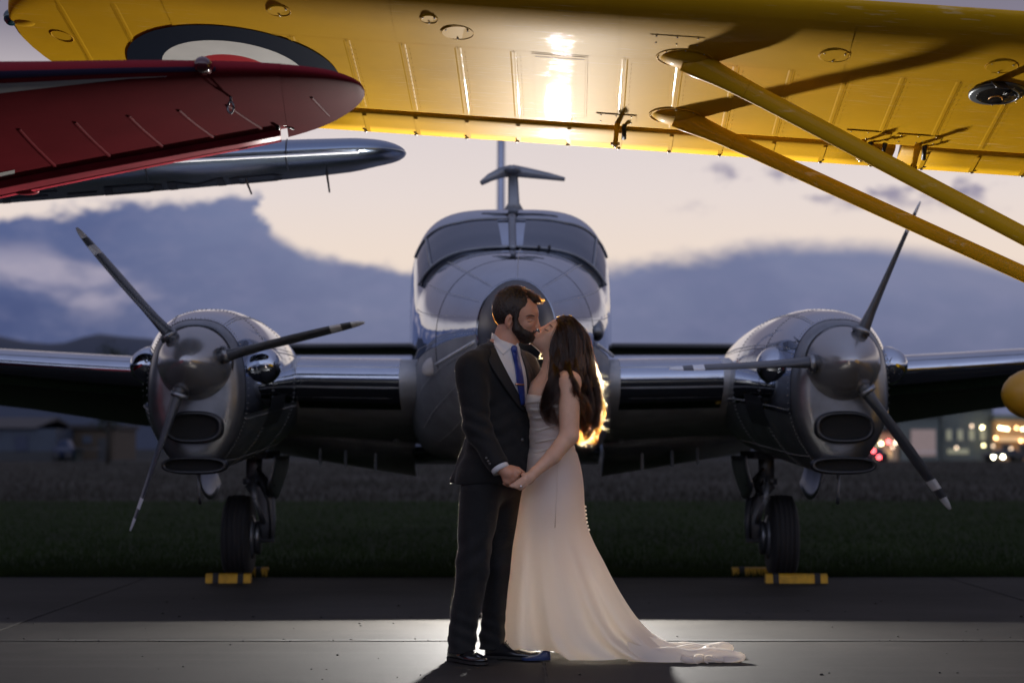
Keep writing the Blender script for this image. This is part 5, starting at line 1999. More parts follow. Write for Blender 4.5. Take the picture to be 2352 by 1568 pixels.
# ---- jacket
jk = [ell(q3(1141, 872, .0), (.122, .205, .17), .06, rotM),
      ell(q3(1141, 985, .0), (.118, .168, .20), .06, rotM),
      ell(q3(1140, 1070, .0), (.138, .182, .16), .06, rotM),
      ell(q3(1126, 1105, .0), (.150, .190, .13), .06, rotM),
      cap(q3(1142, 807, .0), q3(1092, 834, -.15), .056, .060, .04), cap(q3(1148, 809, .0), q3(1200, 835, .14), .052, .060, .04),
      cap(q3(1192, 905, .05), q3(1188, 1070, .05), .050, .055, .05),
      cap(q3(1098, 1010, .02), q3(1046, 1108, .05), .055, .030, .05),
      cap(q3(1082, 848, -.165), q3(1096, 982, -.20), .079, .064, .03), cap(q3(1096, 982, -.20), q3(1143, 1066, -.258), .061, .051, .025),
      cap(q3(1203, 845, .15), q3(1258, 950, .31), .072, .057, .03), cap(q3(1258, 950, .31), q3(1312, 983, .215), .055, .045, .02)]
hem_p = q3(1050, 1113, 0)
cuffp = q3(1147, 1072, -.262)
cuffn = (q3(1143, 1066, -.258) - q3(1096, 982, -.20))
cuffn /= np.linalg.norm(cuffn)
cuff2 = q3(1311, 982, .217)
cuffn2 = (q3(1312, 983, .215) - q3(1258, 950, .31))
cuffn2 /= np.linalg.norm(cuffn2)


def jk_fn(P):
    d = sdf(P, jk)
    h = P[:, 2]
    # elbow creases and waist pull folds
    e = q3(1096, 985, -.20)
    w = np.exp(-(((P - e) / .10) ** 2).sum(1))
    d = d + .007 * w * np.sin((P - e) @ np.array((40, 10, 95.0)))
    e = q3(1160, 985, -.12)
    w = np.exp(-(((P - e) / .14) ** 2).sum(1))
    d = d + .004 * w * np.sin((P - e) @ np.array((45, 0, -75.0)))
    d = d + .0022 * np.sin(P @ np.array((35.0, 20, 22))) * np.sin(P @ np.array((-12.0, 31, 41)) + 1)
    hem = hem_p[2] + .010 * np.sin(P[:, 0] * 14 + P[:, 1] * 9)
    near = (P[:, 0] < q3(1140, 0, 0)[0] + 9) & (np.abs((P - cuffp) @ np.array((1, 0, 0))) > -1)
    trunk = sdf(P, jk[:8])
    slv = np.minimum(sdf(P, jk[8:10]), sdf(P, jk[10:]))
    d = np.where(trunk < slv + .004, np.maximum(d, hem - h), d)
    # sleeve ends
    zone = np.linalg.norm(P - cuffp, axis=1) < .12
    d = np.where(zone & (slv < trunk), np.maximum(d, ((P - cuffp) @ cuffn)), d)
    zone = np.linalg.norm(P - cuff2, axis=1) < .10
    d = np.where(zone & (slv < trunk), np.maximum(d, ((P - cuff2) @ cuffn2)), d)
    # open neck
    nk = sdf(P, [cap(q3(1167, 755, 0), q3(1166, 822, -.01), .066, .072)])
    d = np.maximum(d, -nk)
    return d


jacket = mk('jacket', isosurface(jk, .0045, fn=jk_fn), M_suit, groom)

# shirt, tie, collar, lapels laid on the chest
sh_l = [(1127, 780), (1146, 822), (1168, 864), (1190, 905), (1204, 932)]
sh_r = [(1190, 796), (1205, 840), (1211, 875), (1211, 910), (1207, 934)]
col_fn = lambda P: np.minimum(jk_fn(P), sdf(P, [cap(q3(1165, 760, 0), q3(1160, 820, -.01), .066, .074)]))
mk('shirt', strip(None, sh_l, sh_r, 26, 12, .008, .010, fn=col_fn, bulge=.006), M_shirt, groom)
lap_l = [(1119, 778), (1122, 800), (1133, 812), (1119, 824), (1134, 852), (1161, 893), (1188, 930), (1202, 944)]
lap_r = [(1129, 778), (1148, 822), (1170, 864), (1192, 905), (1206, 934), (1208, 944)]
mk('lapel', strip(None, lap_l, lap_r, 26, 6, .013, .007, fn=jk_fn), M_lapel, jacket)
lp_l = [(1189, 795), (1206, 842), (1212, 876), (1212, 912), (1207, 944)]
lp_r = [(1198, 802), (1224, 852), (1228, 880), (1222, 915), (1210, 946)]
mk('lapel', strip(None, lp_l, lp_r, 20, 5, .013, .007, fn=jk_fn), M_lapel, jacket)
mk('collar', strip(None, [(1130, 764), (1127, 778), (1139, 797), (1156, 816)], [(1137, 768), (1152, 782), (1166, 791), (1176, 798)], 14, 8, .014, .006, fn=col_fn), M_shirt, groom)
mk('collar', strip(None, [(1181, 797), (1189, 806), (1193, 818)], [(1189, 787), (1194, 799), (1196, 812)], 8, 5, .014, .006, fn=col_fn), M_shirt, groom)
th_ = np.linspace(0, 2 * math.pi, 41)
cr = []
for lift_, rad_ in ((-.012, .074), (.012, .071), (.030, .068), (.031, .064), (.005, .066)):
    cr.append(np.array([q3(1161, 800, -.003) + np.array((rad_ * math.cos(a), rad_ * .98 * math.sin(a), lift_ + .030 - .052 * (math.cos(a) * .5 + .5) ** .8)) for a in th_[:-1]]))
mk('collar_band', loft(cr, False, False), M_shirt, groom)
mk('tie', strip(None, [(1173, 801), (1177, 813), (1182, 838), (1185, 862), (1189, 890), (1197, 930)], [(1188, 796), (1190, 810), (1198, 838), (1202, 862), (1205, 890), (1206, 930)], 26, 8, .020, .008, fn=col_fn, bulge=.004), M_tie, groom)
mk('tie_knot', ellipsoid(drape(None, [[(1181, 802)]], .018, fn=col_fn)[0, 0], (.017, .012, .020), 14, 10), M_tie, groom)
a, b_ = drape(None, [[(1184, 882), (1203, 883)]], .030, fn=jk_fn)[0]
mk('tie_clip', tube([a, b_], .0042, 8), M_gold, groom)
for px, py in ((1117, 1052), (1121, 1059), (1125, 1065)):
    p = drape(None, [[(px, py)]], .003, fn=jk_fn)[0, 0]
    mk('sleeve_button', ellipsoid(p, (.0075, .004, .0075), 10, 6), mat('dark_horn_button', (.05, .045, .04), .25), jacket)
p = drape(None, [[(1199, 1010)]], .003, fn=jk_fn)[0, 0]
mk('jacket_button', ellipsoid(p, (.010, .005, .010), 12, 6), MATS['dark_horn_button'], jacket)
# shirt cuffs
for c_, n_, r0 in ((cuffp, cuffn, .043), (cuff2, cuffn2, .038)):
    mk('shirt_cuff', tube([c_ - n_ * .02, c_ + n_ * .008, c_ + n_ * .021, c_ + n_ * .020, c_ - n_ * .01], [r0, r0 + .001, r0, r0 - .004, r0 - .006], 24, caps=False), M_shirt, groom)

# ---- beard, hair, brows
bd = [ell(q3(1199, 764), (.060, .062, .045), .03, rotH), ell(q3(1212, 776), (.031, .036, .028), .02, rotH),
      cap(q3(1184, 728, -.069), q3(1187, 755, -.058), .011, .017, .02), cap(q3(1184, 728, .069), q3(1187, 755, .058), .011, .017, .02),
      cap(q3(1187, 755, -.056), q3(1206, 768, -.036), .019, .019, .02), cap(q3(1187, 755, .056), q3(1206, 768, .036), .019, .019, .02),
      cap(q3(1223, 761.5, -.020), q3(1224, 761, .020), .0085, .0085, .008), cap(q3(1223, 761.5, -.02), q3(1215, 771, -.030), .009, .010, .008), cap(q3(1223, 761.5, .02), q3(1215, 771, .030), .009, .010, .008)]


def bd_fn(P):
    d = sdf(P, bd)
    L = (P - q3(1183, 709)) @ rotH
    # keep lips clear and stop at the cheek line
    lips = sdf(P, [cap(q3(1224, 768, -.014), q3(1224, 768, .014), .0095)])
    cheek = sdf(P, [ell(q3(1213, 741, -.050), (.030, .034, .022), .01, rotH), ell(q3(1213, 741, .050), (.030, .034, .022), .01, rotH)])
    d = np.maximum(d, -lips)
    d = np.maximum(d, -cheek)
    under = q3(0, 789, 0)[2] - P[:, 2] - .25 * (P[:, 0] - q3(1205, 0, 0)[0])
    d = np.maximum(d, under)
    return d + .0016 * np.sin(P @ np.array((420, 120, 260.))) * np.sin(P @ np.array((90, 380, -310.)))


beard = mk('beard', isosurface(bd, .0028, fn=bd_fn), M_hairM, groom)
hr = [ell(q3(1180, 705), (.1005, .082, .0965), .03, rotH), ell(q3(1163, 717), (.058, .072, .072), .03, rotH),
      cap(q3(1174, 674, -.02), q3(1222, 691, -.01), .026, .022, .02), cap(q3(1180, 674, .02), q3(1224, 691, .02), .026, .022, .02),
      cap(q3(1226, 688, -.015), q3(1240, 693, 0), .020, .009, .012),
      cap(q3(1190, 708, -.070), q3(1184, 735, -.070), .014, .009, .012), cap(q3(1190, 708, .070), q3(1184, 735, .070), .014, .009, .012)]


def hr_fn(P):
    d = sdf(P, hr)
    face = sdf(P, [ell(q3(1231, 735), (.075, .11, .079), .01, np.stack([hf, (0, 1, 0), hu], 1)), ell(q3(1209, 722, -.075), (.034, .02, .040), .01, rotH), ell(q3(1209, 722, .075), (.034, .02, .040), .01, rotH),
                   ell(q3(1169, 740, -.085), (.021, .022, .031), .01, rotH), ell(q3(1169, 740, .085), (.021, .022, .031), .01, rotH)])
    d = np.maximum(d, -face)
    nape = (q3(0, 757, 0)[2] - P[:, 2])
    d = np.maximum(d, nape)
    return d + .0006 * np.sin(P @ np.array((320, 420, 90.)) + 2 * np.sin(P @ np.array((40., 60, 90)))) * np.sin(P @ np.array((150, 230, 370.)))


hairM = mk('hair', isosurface(hr, .0030, fn=hr_fn), M_hairM, groom)
mk('eyebrow', strip(None, [(1228, 725.5), (1222, 722.2), (1214, 723), (1207.5, 726)], [(1228, 727.5), (1222, 725.2), (1214, 725.2), (1207.5, 726.8)], 12, 3, .0022, .0015, fn=lambda P: sdf(P, man[:20])), M_hairM, groom)
mk('eyelashes', strip(None, [(1223, 736.2), (1218, 738.2), (1212, 738)], [(1223, 737.2), (1218, 739.6), (1212, 739)], 10, 3, .0018, .001, fn=lambda P: sdf(P, man[:20])), M_lash, groom)
mk('lips', strip(None, [(1218, 766), (1217, 771)], [(1225, 764.5), (1224, 771.5)], 6, 5, .0015, .002, fn=lambda P: sdf(P, man[:20])), M_lip, groom)


def hair_mat(name, melanin, red, rough=.25, radial=.3, rc=.3):
    m_ = bpy.data.materials.new(name)
    m_.use_nodes = True
    t = m_.node_tree
    t.nodes.remove(t.nodes['Principled BSDF'])
    h = t.nodes.new('ShaderNodeBsdfHairPrincipled')
    h.parametrization = 'MELANIN'
    h.inputs['Melanin'].default_value = melanin
    h.inputs['Melanin Redness'].default_value = red
    h.inputs['Roughness'].default_value = rough
    h.inputs['Radial Roughness'].default_value = radial
    h.inputs['Random Color'].default_value = rc
    t.links.new(h.outputs[0], t.nodes['Material Output'].inputs[0])
    return m_


M_hcM = hair_mat('dark_brown_hair_fibre', .88, .45)
M_hcF = hair_mat('auburn_brown_hair_fibre', .79, .28, .24, .3)
M_hcL = hair_mat('rim_pale_hair_fibre', .24, .18, .28, .35)  # paler than her other hair: backlit rim put into the fibre colour
M_down = hair_mat('fine_skin_down', .10, .5, .3, .4)
M_nap = hair_mat('rim_pale_wool_fibre', .14, .2, .3, .5)  # fibres coloured pale so the suit outline shows a backlit rim


def curves(name, P, rad, m_, parent):
    """hair object from (n, K, 3) world points"""
    n, K = P.shape[:2]
    hc = bpy.data.hair_curves.new(name)
    hc.add_curves([K] * n)
    hc.position_data.foreach_set('vector', (P - BASE[parent.name]).astype(np.float32).ravel())
    at_ = hc.attributes.get('radius') or hc.attributes.new('radius', 'FLOAT', 'POINT')
    at_.data.foreach_set('value', np.broadcast_to(rad, (n, K)).astype(np.float32).ravel())
    hc.materials.append(m_)
    o = bpy.data.objects.new(name, hc)
    C.objects.link(o)
    o.parent = parent
    o['kind'] = 'stuff'
    BASE[o.name] = BASE[parent.name]
    return o


def fuzz(V, Q, n, ln, r, m_, parent, name, comb=None, sel=None, curl=.5, lift=.5, K=5):
    """short hairs rooted on a mesh; comb(points) gives the lie of the hair"""
    c = V[Q].mean(1)
    nn = np.cross(V[Q[:, 1]] - V[Q[:, 0]], V[Q[:, 2]] - V[Q[:, 0]])
    nn /= np.linalg.norm(nn, axis=1)[:, None] + 1e-12
    ok = np.ones(len(c), bool) if sel is None else sel(c)
    ids = rng.choice(np.flatnonzero(ok), n)
    P0, N0 = c[ids], nn[ids]
    D = N0 * lift + rng.normal(0, curl, (n, 3)) * .5
    if comb is not None:
        D = D + comb(P0)
    D /= np.linalg.norm(D, axis=1)[:, None]
    L = rng.uniform(.5, 1.2, n) * (ln(P0) if callable(ln) else ln)
    bend = rng.normal(0, .35 * curl, (n, 3))
    t = np.linspace(0, 1, K)
    P = P0[:, None] - N0[:, None] * .002 + D[:, None] * (L[:, None] * t)[..., None] + bend[:, None] * (L[:, None] * t * t)[..., None]
    return curves(name, P, r * (1 - .75 * t)[None], m_, parent)


Vh, Qh = isosurface(hr, .0045, fn=hr_fn)
def comb_head(P):
    L = (P - q3(1183, 709)) @ rotH
    up = np.clip((L[:, 2] - .035) / .05, 0, 1)[:, None]
    return (1 - up) * (-.55 * hu - .30 * hf) + up * (.85 * hf + .25 * hu)


def len_head(P):
    L = (P - q3(1183, 709)) @ rotH
    return .005 + .015 * np.clip((L[:, 2] - .03) / .05, 0, 1)


fuzz(Vh, Qh, 12000, len_head, .00055, M_hcM, groom, 'hair_strands', comb=comb_head, curl=.45, lift=.35)
Vb, Qb = isosurface(bd, .0045, fn=bd_fn)
fuzz(Vb, Qb, 5000, .006, .0005, M_hcM, groom, 'beard_hairs', comb=lambda P: np.tile((.25, 0, -.6), (len(P), 1)), curl=.5, lift=.45)
Vs_, Qs_ = isosurface(man[:21], .006)
fuzz(Vs_, Qs_, 5000, .0022, .00022, M_down, groom, 'skin_down', curl=.8, lift=.8, K=3)


Vj, Qj = isosurface(jk, .008, fn=jk_fn)
fuzz(Vj, Qj, 40000, .0050, .00017, M_nap, jacket, 'wool_nap', curl=.9, lift=.8, K=3)
Vt, Qt = isosurface(tr_, .008, fn=tr_fn)
fuzz(Vt, Qt, 34000, .0050, .00017, M_nap, groom, 'wool_nap', curl=.9, lift=.8, K=3)


# ---- his shoes
def shoe(px, py, d, ang, L, name='shoe', parent=groom, m_=M_shoe, low=False, heel=True):
    """leather shoe: ang = heading of the toe in the ground plane"""
    base = q3(px, py, d)
    base[2] = 0.0
    f = np.array((math.cos(ang), math.sin(ang), 0))
    s = np.array((-f[1], f[0], 0))
    rings_ = []
    prof_ = [(-.02, .030, .02, .085), (.0, .036, .016, .10), (.10, .039, .016, .105), (.24, .039, .016, .092), (.42, .043, .016, .066), (.60, .049, .016, .056), (.78, .047, .018, .047), (.92, .034, .02, .040), (.985, .017, .022, .034), (1.0, .006, .024, .030)]
    if low:
        prof_ = [(u, w * .70, z0 * .5, z0 * .5 + (z1 - z0) * .52) for u, w, z0, z1 in prof_]
    for u, w, z0, z1 in prof_:
        th = np.linspace(0, 2 * math.pi, 24, endpoint=False)
        cs, sn = np.cos(th), np.sin(th)
        h_ = np.where(sn > 0, (z1 - z0) * np.abs(sn) ** .8, 0) + z0
        rings_.append(base + np.outer(w * np.sign(cs) * np.abs(cs) ** .8, s) + f * u * L + np.outer(h_, (0, 0, 1)))
    o = mk(name, loft(rings_), m_, parent)
    so = []
    for u, w, z0, z1 in prof_:
        so.append(np.array([base + f * u * L + s * w * 1.06 * k + np.array((0, 0, z)) for k, z in ((-1, .018), (1, .018), (1, .006), (-1, .006))]))
    mk('sole', loft(so), M_sole if m_ is M_shoe else m_, o, smooth=False)
    if heel:
        mk('heel', loft([np.array([base + f * u * L + s * w * k + np.array((0, 0, z)) for u, k in ((-.02, -1), (-.02, 1), (.24, 1), (.24, -1))]) for w, z in ((.036, .0), (.036, .02))]), M_sole, o, smooth=False)
    return o, base, f, s


o, bs_, f_, s_ = shoe(1042, 1500, -.02, R(-58), .285)
for u in (.34, .40, .46, .52):
    mk('lace', tube([bs_ + f_ * u * .285 + s_ * w + np.array((0, 0, z - .30 * (u - .34) * .3)) for w, z in ((-.018, .080), (0, .090), (.018, .080))], .0022, 5), M_black, o)
o, bs_, f_, s_ = shoe(1122, 1497, .08, R(-24), .285)
for u in (.34, .40, .46, .52):
    mk('lace', tube([bs_ + f_ * u * .285 + s_ * w + np.array((0, 0, z - .30 * (u - .34) * .3)) for w, z in ((-.018, .080), (0, .090), (.018, .080))], .0022, 5), M_black, o)

# ================================================================== THE BRIDE
gf = np.array((-.70, 0, .71))
gu = np.array((.71, 0, .70))
rotG = np.stack([gf, np.array((0, 1.0, 0)), gu], 1)
Fb = np.array((-.95, -.31, 0))
Rb = np.array((.31, -.95, 0))
rotB = np.stack([Fb, Rb, np.array((0, 0, 1.0))], 1)
HD = .012      # her head sits a touch further back than his nose
wom = [ell(q3(1288, 776, HD), (.090, .073, .090), .03, rotG),
       ell(q3(1266, 769, HD), (.042, .056, .075), .03, rotG),
       ell(q3(1245, 788, HD), (.040, .042, .036), .03, rotG),
       ell(q3(1228, 785, HD), (.018, .020, .018), .018, rotG),
       cap(q3(1259, 748, HD), q3(1242.5, 755.5, HD), .007, .0098, .007),
       ell(q3(1245, 758, HD - .008), (.009, .008, .007), .006), ell(q3(1245, 758, HD + .008), (.009, .008, .007), .006),
       cap(q3(1234, 766, HD - .012), q3(1234, 766, HD + .012), .0095, .0095, .005), cap(q3(1230, 772, HD - .012), q3(1230, 772, HD + .012), .0085, .0085, .005),
       ell(q3(1259, 752, HD - .050), (.018, .012, .012), .014, rotG, True), ell(q3(1261, 756, HD - .034), (.0105, .0115, .010), .006),
       cap(q3(1270, 800, HD), q3(1274, 855, .0), .050, .052, .03),
       ell(q3(1266, 905, .0), (.095, .150, .12), .05, rotB),
       ell(q3(1240, 905, -.05), (.055, .065, .06), .04), ell(q3(1236, 905, .07), (.055, .065, .06), .04),
       cap(q3(1275, 858, .0), q3(1308, 876, -.14), .044, .050, .04), cap(q3(1275, 858, .0), q3(1274, 886, .15), .044, .044, .04),
       ell(q3(1268, 1000, .0), (.085, .125, .16), .06, rotB),
       ell(q3(1272, 1100, .0), (.115, .160, .14), .06, rotB),
       cap(q3(1262, 1130, -.06), q3(1256, 1320, .06), .085, .050, .03), cap(q3(1256, 1320, .06), q3(1250, 1478, .04), .045, .032, .02),
       cap(q3(1272, 1130, .08), q3(1280, 1320, .16), .085, .050, .03), cap(q3(1280, 1320, .16), q3(1282, 1478, .16), .045, .032, .02),
       cap(q3(1308, 880, -.155), q3(1307, 1000, -.19), .053, .047, .03),
       cap(q3(1307, 1000, -.19), q3(1270, 1047, -.225), .044, .037, .012), cap(q3(1270, 1047, -.225), q3(1228, 1084, -.262), .037, .0245, .012),
       cap(q3(1274, 888, .16), q3(1246, 985, .29), .044, .038, .03), cap(q3(1235, 985, .27), q3(1212, 1060, .20), .038, .025, .02), ell(q3(1206, 1072, .19), (.03, .02, .04), .012)]
# her left hand
wom += [cap(q3(1228, 1084, -.262), q3(1219, 1094, -.27), .024, .024, .012),
        ell(q3(1213, 1100, -.276), (.034, .014, .026), .012, np.array(Matrix.Rotation(R(-32), 3, 'Y'))),
        cap(q3(1216, 1090, -.27), q3(1200, 1090, -.262), .012, .009, .008)]
fing = [[(1206, 1094), (1193, 1103), (1182, 1110), (1171.5, 1115)], [(1205, 1101), (1193, 1110), (1183, 1115.5), (1176, 1117)],
        [(1205, 1107), (1195, 1115.5), (1188, 1119), (1183, 1118)], [(1207, 1113), (1199, 1120), (1195, 1122.5), (1191, 1121)]]
for i, fs in enumerate(fing):
    dd = (-.282, -.287, -.287, -.281)[i]
    for j in range(3):
        a, b_ = fs[j], fs[j + 1]
        wom.append(cap(q3(*a, dd + .004 * j), q3(*b_, dd + .004 * (j + 1)), .0096 - .0009 * j, .0087 - .001 * j, .0035))
bride = mk('person', isosurface(wom, .0038), M_skinF, base=q3(1260, 1511, 0), label='bride in a strapless ivory gown with long wavy brown hair leaning up to kiss', cat='person')
p = q3(1196.5, 1116, -.298)
mk('ring', tube([q3(1194, 1113, -.291), q3(1197, 1115, -.2985), q3(1200, 1119, -.291)], .0020, 6), M_silver, bride)
mk('ring_stone', ellipsoid(p, (.0048, .0048, .0048), 8, 6), M_diamond, bride)

Vs_, Qs_ = isosurface(wom, .008)
fuzz(Vs_, Qs_, 16000, .0022, .00020, M_down, bride, 'skin_down', sel=lambda c: c[:, 2] > q3(0, 1130)[2], curl=.8, lift=.8, K=3)

# ---- gown
GR = np.array([  # py, left, right, depth centre, depth half-width
    (1040, 1213, 1326, .00, .150), (1080, 1208, 1336, .00, .172), (1120, 1200, 1341, .00, .185), (1160, 1193, 1343, .00, .188),
    (1200, 1187, 1347, .01, .186), (1240, 1180, 1362, .025, .190), (1290, 1172, 1388, .05, .205), (1340, 1165, 1414, .08, .230),
    (1390, 1158, 1444, .11, .260), (1430, 1152, 1473, .14, .285), (1460, 1148, 1503, .165, .305), (1482, 1145, 1540, .18, .320), (1500, 1146, 1580, .19, .325), (1508, 1150, 1600, .195, .325)])


def gown_ring(py, n=220):
    L_, R_, dc, dh = (float(interp(py, GR[:, 0], GR[:, k])) for k in (1, 2, 3, 4))
    th = np.linspace(0, 2 * math.pi, n, endpoint=False)
    xa, xb = q3(L_, py)[0], q3(R_, py)[0]
    z = q3(0, py)[2]
    t = np.clip((py - 1190) / 310, 0, 1)
    a = t ** 1.2
    # folds radiate from below the hip: sharper ridges, uneven
    f_ = (.50 * np.sin(th * 7 + .6) + .42 * np.sin(th * 11 + 2.1 + .8 * t) + .30 * np.sin(th * 17 + 4.0 - t) + .2 * np.sin(th * 5 + 1.2))
    f_ = np.sign(f_) * np.abs(f_) ** .85
    back = .55 + .45 * np.cos(th)       # stronger towards her back, where the skirt flares
    r = 1 + .23 * a * f_ * (.5 + .5 * back) * np.clip(np.abs(np.sin(th)) + .25, 0, 1)
    rp = 1 + .006 * np.sin(th * 3 + py * .03)
    ex = 2.15
    cs, sn = np.cos(th), np.sin(th)
    x = (xa + xb) / 2 + (xb - xa) / 2 * np.sign(cs) * np.abs(cs) ** (2 / ex)
    y = YP + dc + dh * r * rp * np.sign(sn) * np.abs(sn) ** (2 / ex)
    wob = .012 * a * np.sin(th * 9 + 1) * np.clip(np.abs(sn) * 1.4, 0, 1)
    zz_ = z + 0 * th
    fl_ = .012 * np.maximum(0, np.sin(th * 13 + 1)) + .046 * np.clip((q3(1300, 0)[0] - x) / .07, 0, 1)
    zz_ = np.maximum(zz_, .004 + fl_ * (1 if py > 1400 else 0))
    return np.stack([x + wob, y, np.maximum(zz_, .004)], 1)


pys = np.concatenate([np.linspace(1040, 1200, 16), np.linspace(1208, 1508, 48)])
gown = mk('gown_skirt', loft([gown_ring(p) for p in pys], False, False), M_gown, bride)

# bodice: fitted, with a folded neckline and gathered pleats
bo = [ell(q3(1267, 925, .0), (.113, .155, .10), .05, rotB), ell(q3(1238, 925, -.045), (.060, .070, .062), .04), ell(q3(1236, 925, .06), (.06, .07, .06), .04),
      ell(q3(1267, 1000, .0), (.103, .130, .15), .06, rotB), ell(q3(1270, 1060, .0), (.118, .150, .09), .05, rotB)]


def bo_fn(P):
    d = sdf(P, bo)
    z = P[:, 2]
    # gathered pleats running across and slightly down to her back
    ph = (z + .16 * (P[:, 0] - q3(1260, 0)[0])) * 190 + 1.5 * np.sin(P[:, 0] * 22 + P[:, 1] * 14)
    d = d - .0028 * np.abs(np.sin(ph * .5)) ** .6 * (z > q3(0, 1085)[2])
    top = q3(0, 903)[2] + .05 * (q3(1213, 0)[0] - P[:, 0]) + .012 * np.cos((P[:, 1] - YP) * 22)
    d = np.maximum(d, z - top)
    d = np.maximum(d, q3(0, 1050)[2] - z)
    return d


bodice = mk('gown_bodice', isosurface(bo, .0042, fn=bo_fn), M_gown, bride)
fold_l = [(1213, 906), (1226, 903), (1245, 900), (1264, 900), (1282, 902)]
fold_r = [(1208, 927), (1222, 925), (1245, 923), (1264, 922), (1282, 923)]
mk('neckline_fold', strip(None, fold_l, fold_r, 18, 6, .012, .007, fn=bo_fn), M_gown, bodice)
for y0, y1, w in ((938, 930, 6), (958, 946, 5), (985, 972, 5), (1012, 1002, 4), (1034, 1018, 5)):
    mk('pleat', strip(None, [(1209, y0), (1235, y0 - 1), (1262, (y0 + y1) / 2), (1285, y1)], [(1209, y0 + w), (1235, y0 + w + 2), (1262, (y0 + y1) / 2 + w), (1285, y1 + w)], 16, 4, .005, .004, fn=bo_fn, bulge=.003), M_gown, bodice)
# side seam of the skirt
sk_fn = None
gv = np.vstack([gown_ring(p) for p in pys]).reshape(len(pys), -1, 3)


def skirt_pt(py, px):
    """nearest front point of the skirt under a pixel"""
    i = int(np.argmin(np.abs(pys - py)))
    row = gv[i]
    fr_ = row[row[:, 1] < YP + .06]
    x = q3(px, py, -.15)[0]
    p = fr_[np.argmin(np.abs(fr_[:, 0] - x))].copy()
    p[1] -= .002
    return p


mk('skirt_seam', tube([skirt_pt(py, px) for py, px in ((1050, 1283), (1090, 1281), (1130, 1279), (1170, 1277), (1205, 1275))], .0022, 5), M_gown, gown)
for k in range(7):
    py = 1163 + k * 8.8
    xr = float(interp(py, GR[:, 0], GR[:, 2]))
    mk('cover_button', ellipsoid(q3(xr + 1, py, .01), (.006, .006, .006), 10, 7), M_gown, gown)

# train: cloth spread on the ground to the right with rolled folds at its end
NX, NY = 110, 80
X = np.linspace(q3(1440, 1511)[0], q3(1655, 1511)[0], NX)
T = np.zeros((NX, NY, 3))
for i, x in enumerate(X):
    u = i / (NX - 1)
    y0 = YP - (.09 + .07 * u) - .02 * math.sin(u * 5)
    y1 = YP + .40 - .16 * u
    v = np.linspace(0, 1, NY)
    hgt = .17 * (1 - u) ** 3.2 * (1 - .6 * np.abs(v - .55) * 1.2) + .040 + .020 * u
    ridg = np.abs(np.sin(v * 9.5 + .9 * math.sin(u * 5) + .4)) ** .55 * .55 + np.abs(np.sin(v * 17 + 2.2 * u + 1)) ** .7 * .28 + .2 + .10 * np.sin(u * 16 + v * 5)
    edge = np.clip(np.minimum(v, 1 - v) * 12, 0, 1) ** .6
    T[i, :, 0] = x + .012 * np.sin(v * 22 + 1) * u + (.055 * np.sin(v * 7.5 + .5) + .02 * np.sin(v * 19)) * u ** 4
    T[i, :, 1] = y0 + (y1 - y0) * v
    T[i, :, 2] = .004 + hgt * ridg * edge
endp = T[-1].copy()
roll = []
for k in range(1, 7):
    a = k / 6 * math.pi * .95
    r = endp[:, 2] * .5
    row = endp.copy()
    row[:, 0] += r * np.sin(a) * 1.5
    row[:, 2] = .004 + (endp[:, 2] - .004) * (.5 + .5 * np.cos(a))
    roll.append(row)
T = np.concatenate([T, np.array(roll)], 0)
train = mk('gown_train', grid(T), M_gown, bride)
for (y, x0, x1, r) in ((-.13, 1560, 1655, .020), (-.08, 1600, 1668, .026), (.02, 1590, 1680, .024), (.12, 1585, 1672, .020)):
    pts = [q3(x0 + (x1 - x0) * t, 1500, 0) for t in np.linspace(0, 1, 12)]
    pts = [np.array((p[0], YP + y + .012 * math.sin(9 * i / 11 + x0), r * .9 + .006 * math.sin(i * .9 + y * 30))) for i, p in enumerate(pts)]
    mk('train_fold', tube(pts, [r * (.55 + .45 * math.sin(math.pi * min(1, (i + 2) / 9)) ** .5) for i in range(12)], 14), M_gown, train)
# rolled hem edges: thin cords curling at the end
for (x, y, r) in ((1622, -.17, .020), (1600, -.165, .024), (1672, .0, .018)):
    c = q3(x, 1500, 0)
    mk('hem_curl', tube([np.array((c[0] + r * 1.3 * math.cos(a), YP + y + .012 * math.sin(a), .022 + r * math.sin(a) * .9)) for a in np.linspace(-.6, 4.4, 18)], .0030, 6), M_gown, train)

# blue shoe showing under the hem
shoe(1262, 1508, -.03, R(180 + 8), .135, 'shoe', bride, M_blue, low=True, heel=False)

# ---- her hair: a shaped mass with locks and loose strands
hb = [ell(q3(1297, 778, HD), (.100, .088, .104), .03, rotG),
      cap(q3(1308, 800, -.02), q3(1318, 850, -.06), .078, .060, .04),
      cap(q3(1285, 800, -.06), q3(1283, 845, -.10), .040, .036, .03),
      cap(q3(1322, 845, -.02), q3(1338, 905, -.01), .044, .026, .03), cap(q3(1338, 905, -.01), q3(1344, 955, .0), .024, .010, .03),
      cap(q3(1300, 825, -.05), q3(1312, 850, -.10), .05, .03, .03)]


def hb_fn(P):
    d = sdf(P, hb)
    face = sdf(P, [ell(q3(1247, 772, HD), (.078, .12, .118), .01, rotG)])
    d = np.maximum(d, -face)
    return d + .0030 * np.sin(P @ np.array((210., 180, 12)) + 3 * np.sin(P @ np.array((5., 8, 26)))) + .002 * np.sin(P @ np.array((330., -260, 30)))


hair = mk('hair', isosurface(hb, .0036, fn=hb_fn), M_hairF, bride)


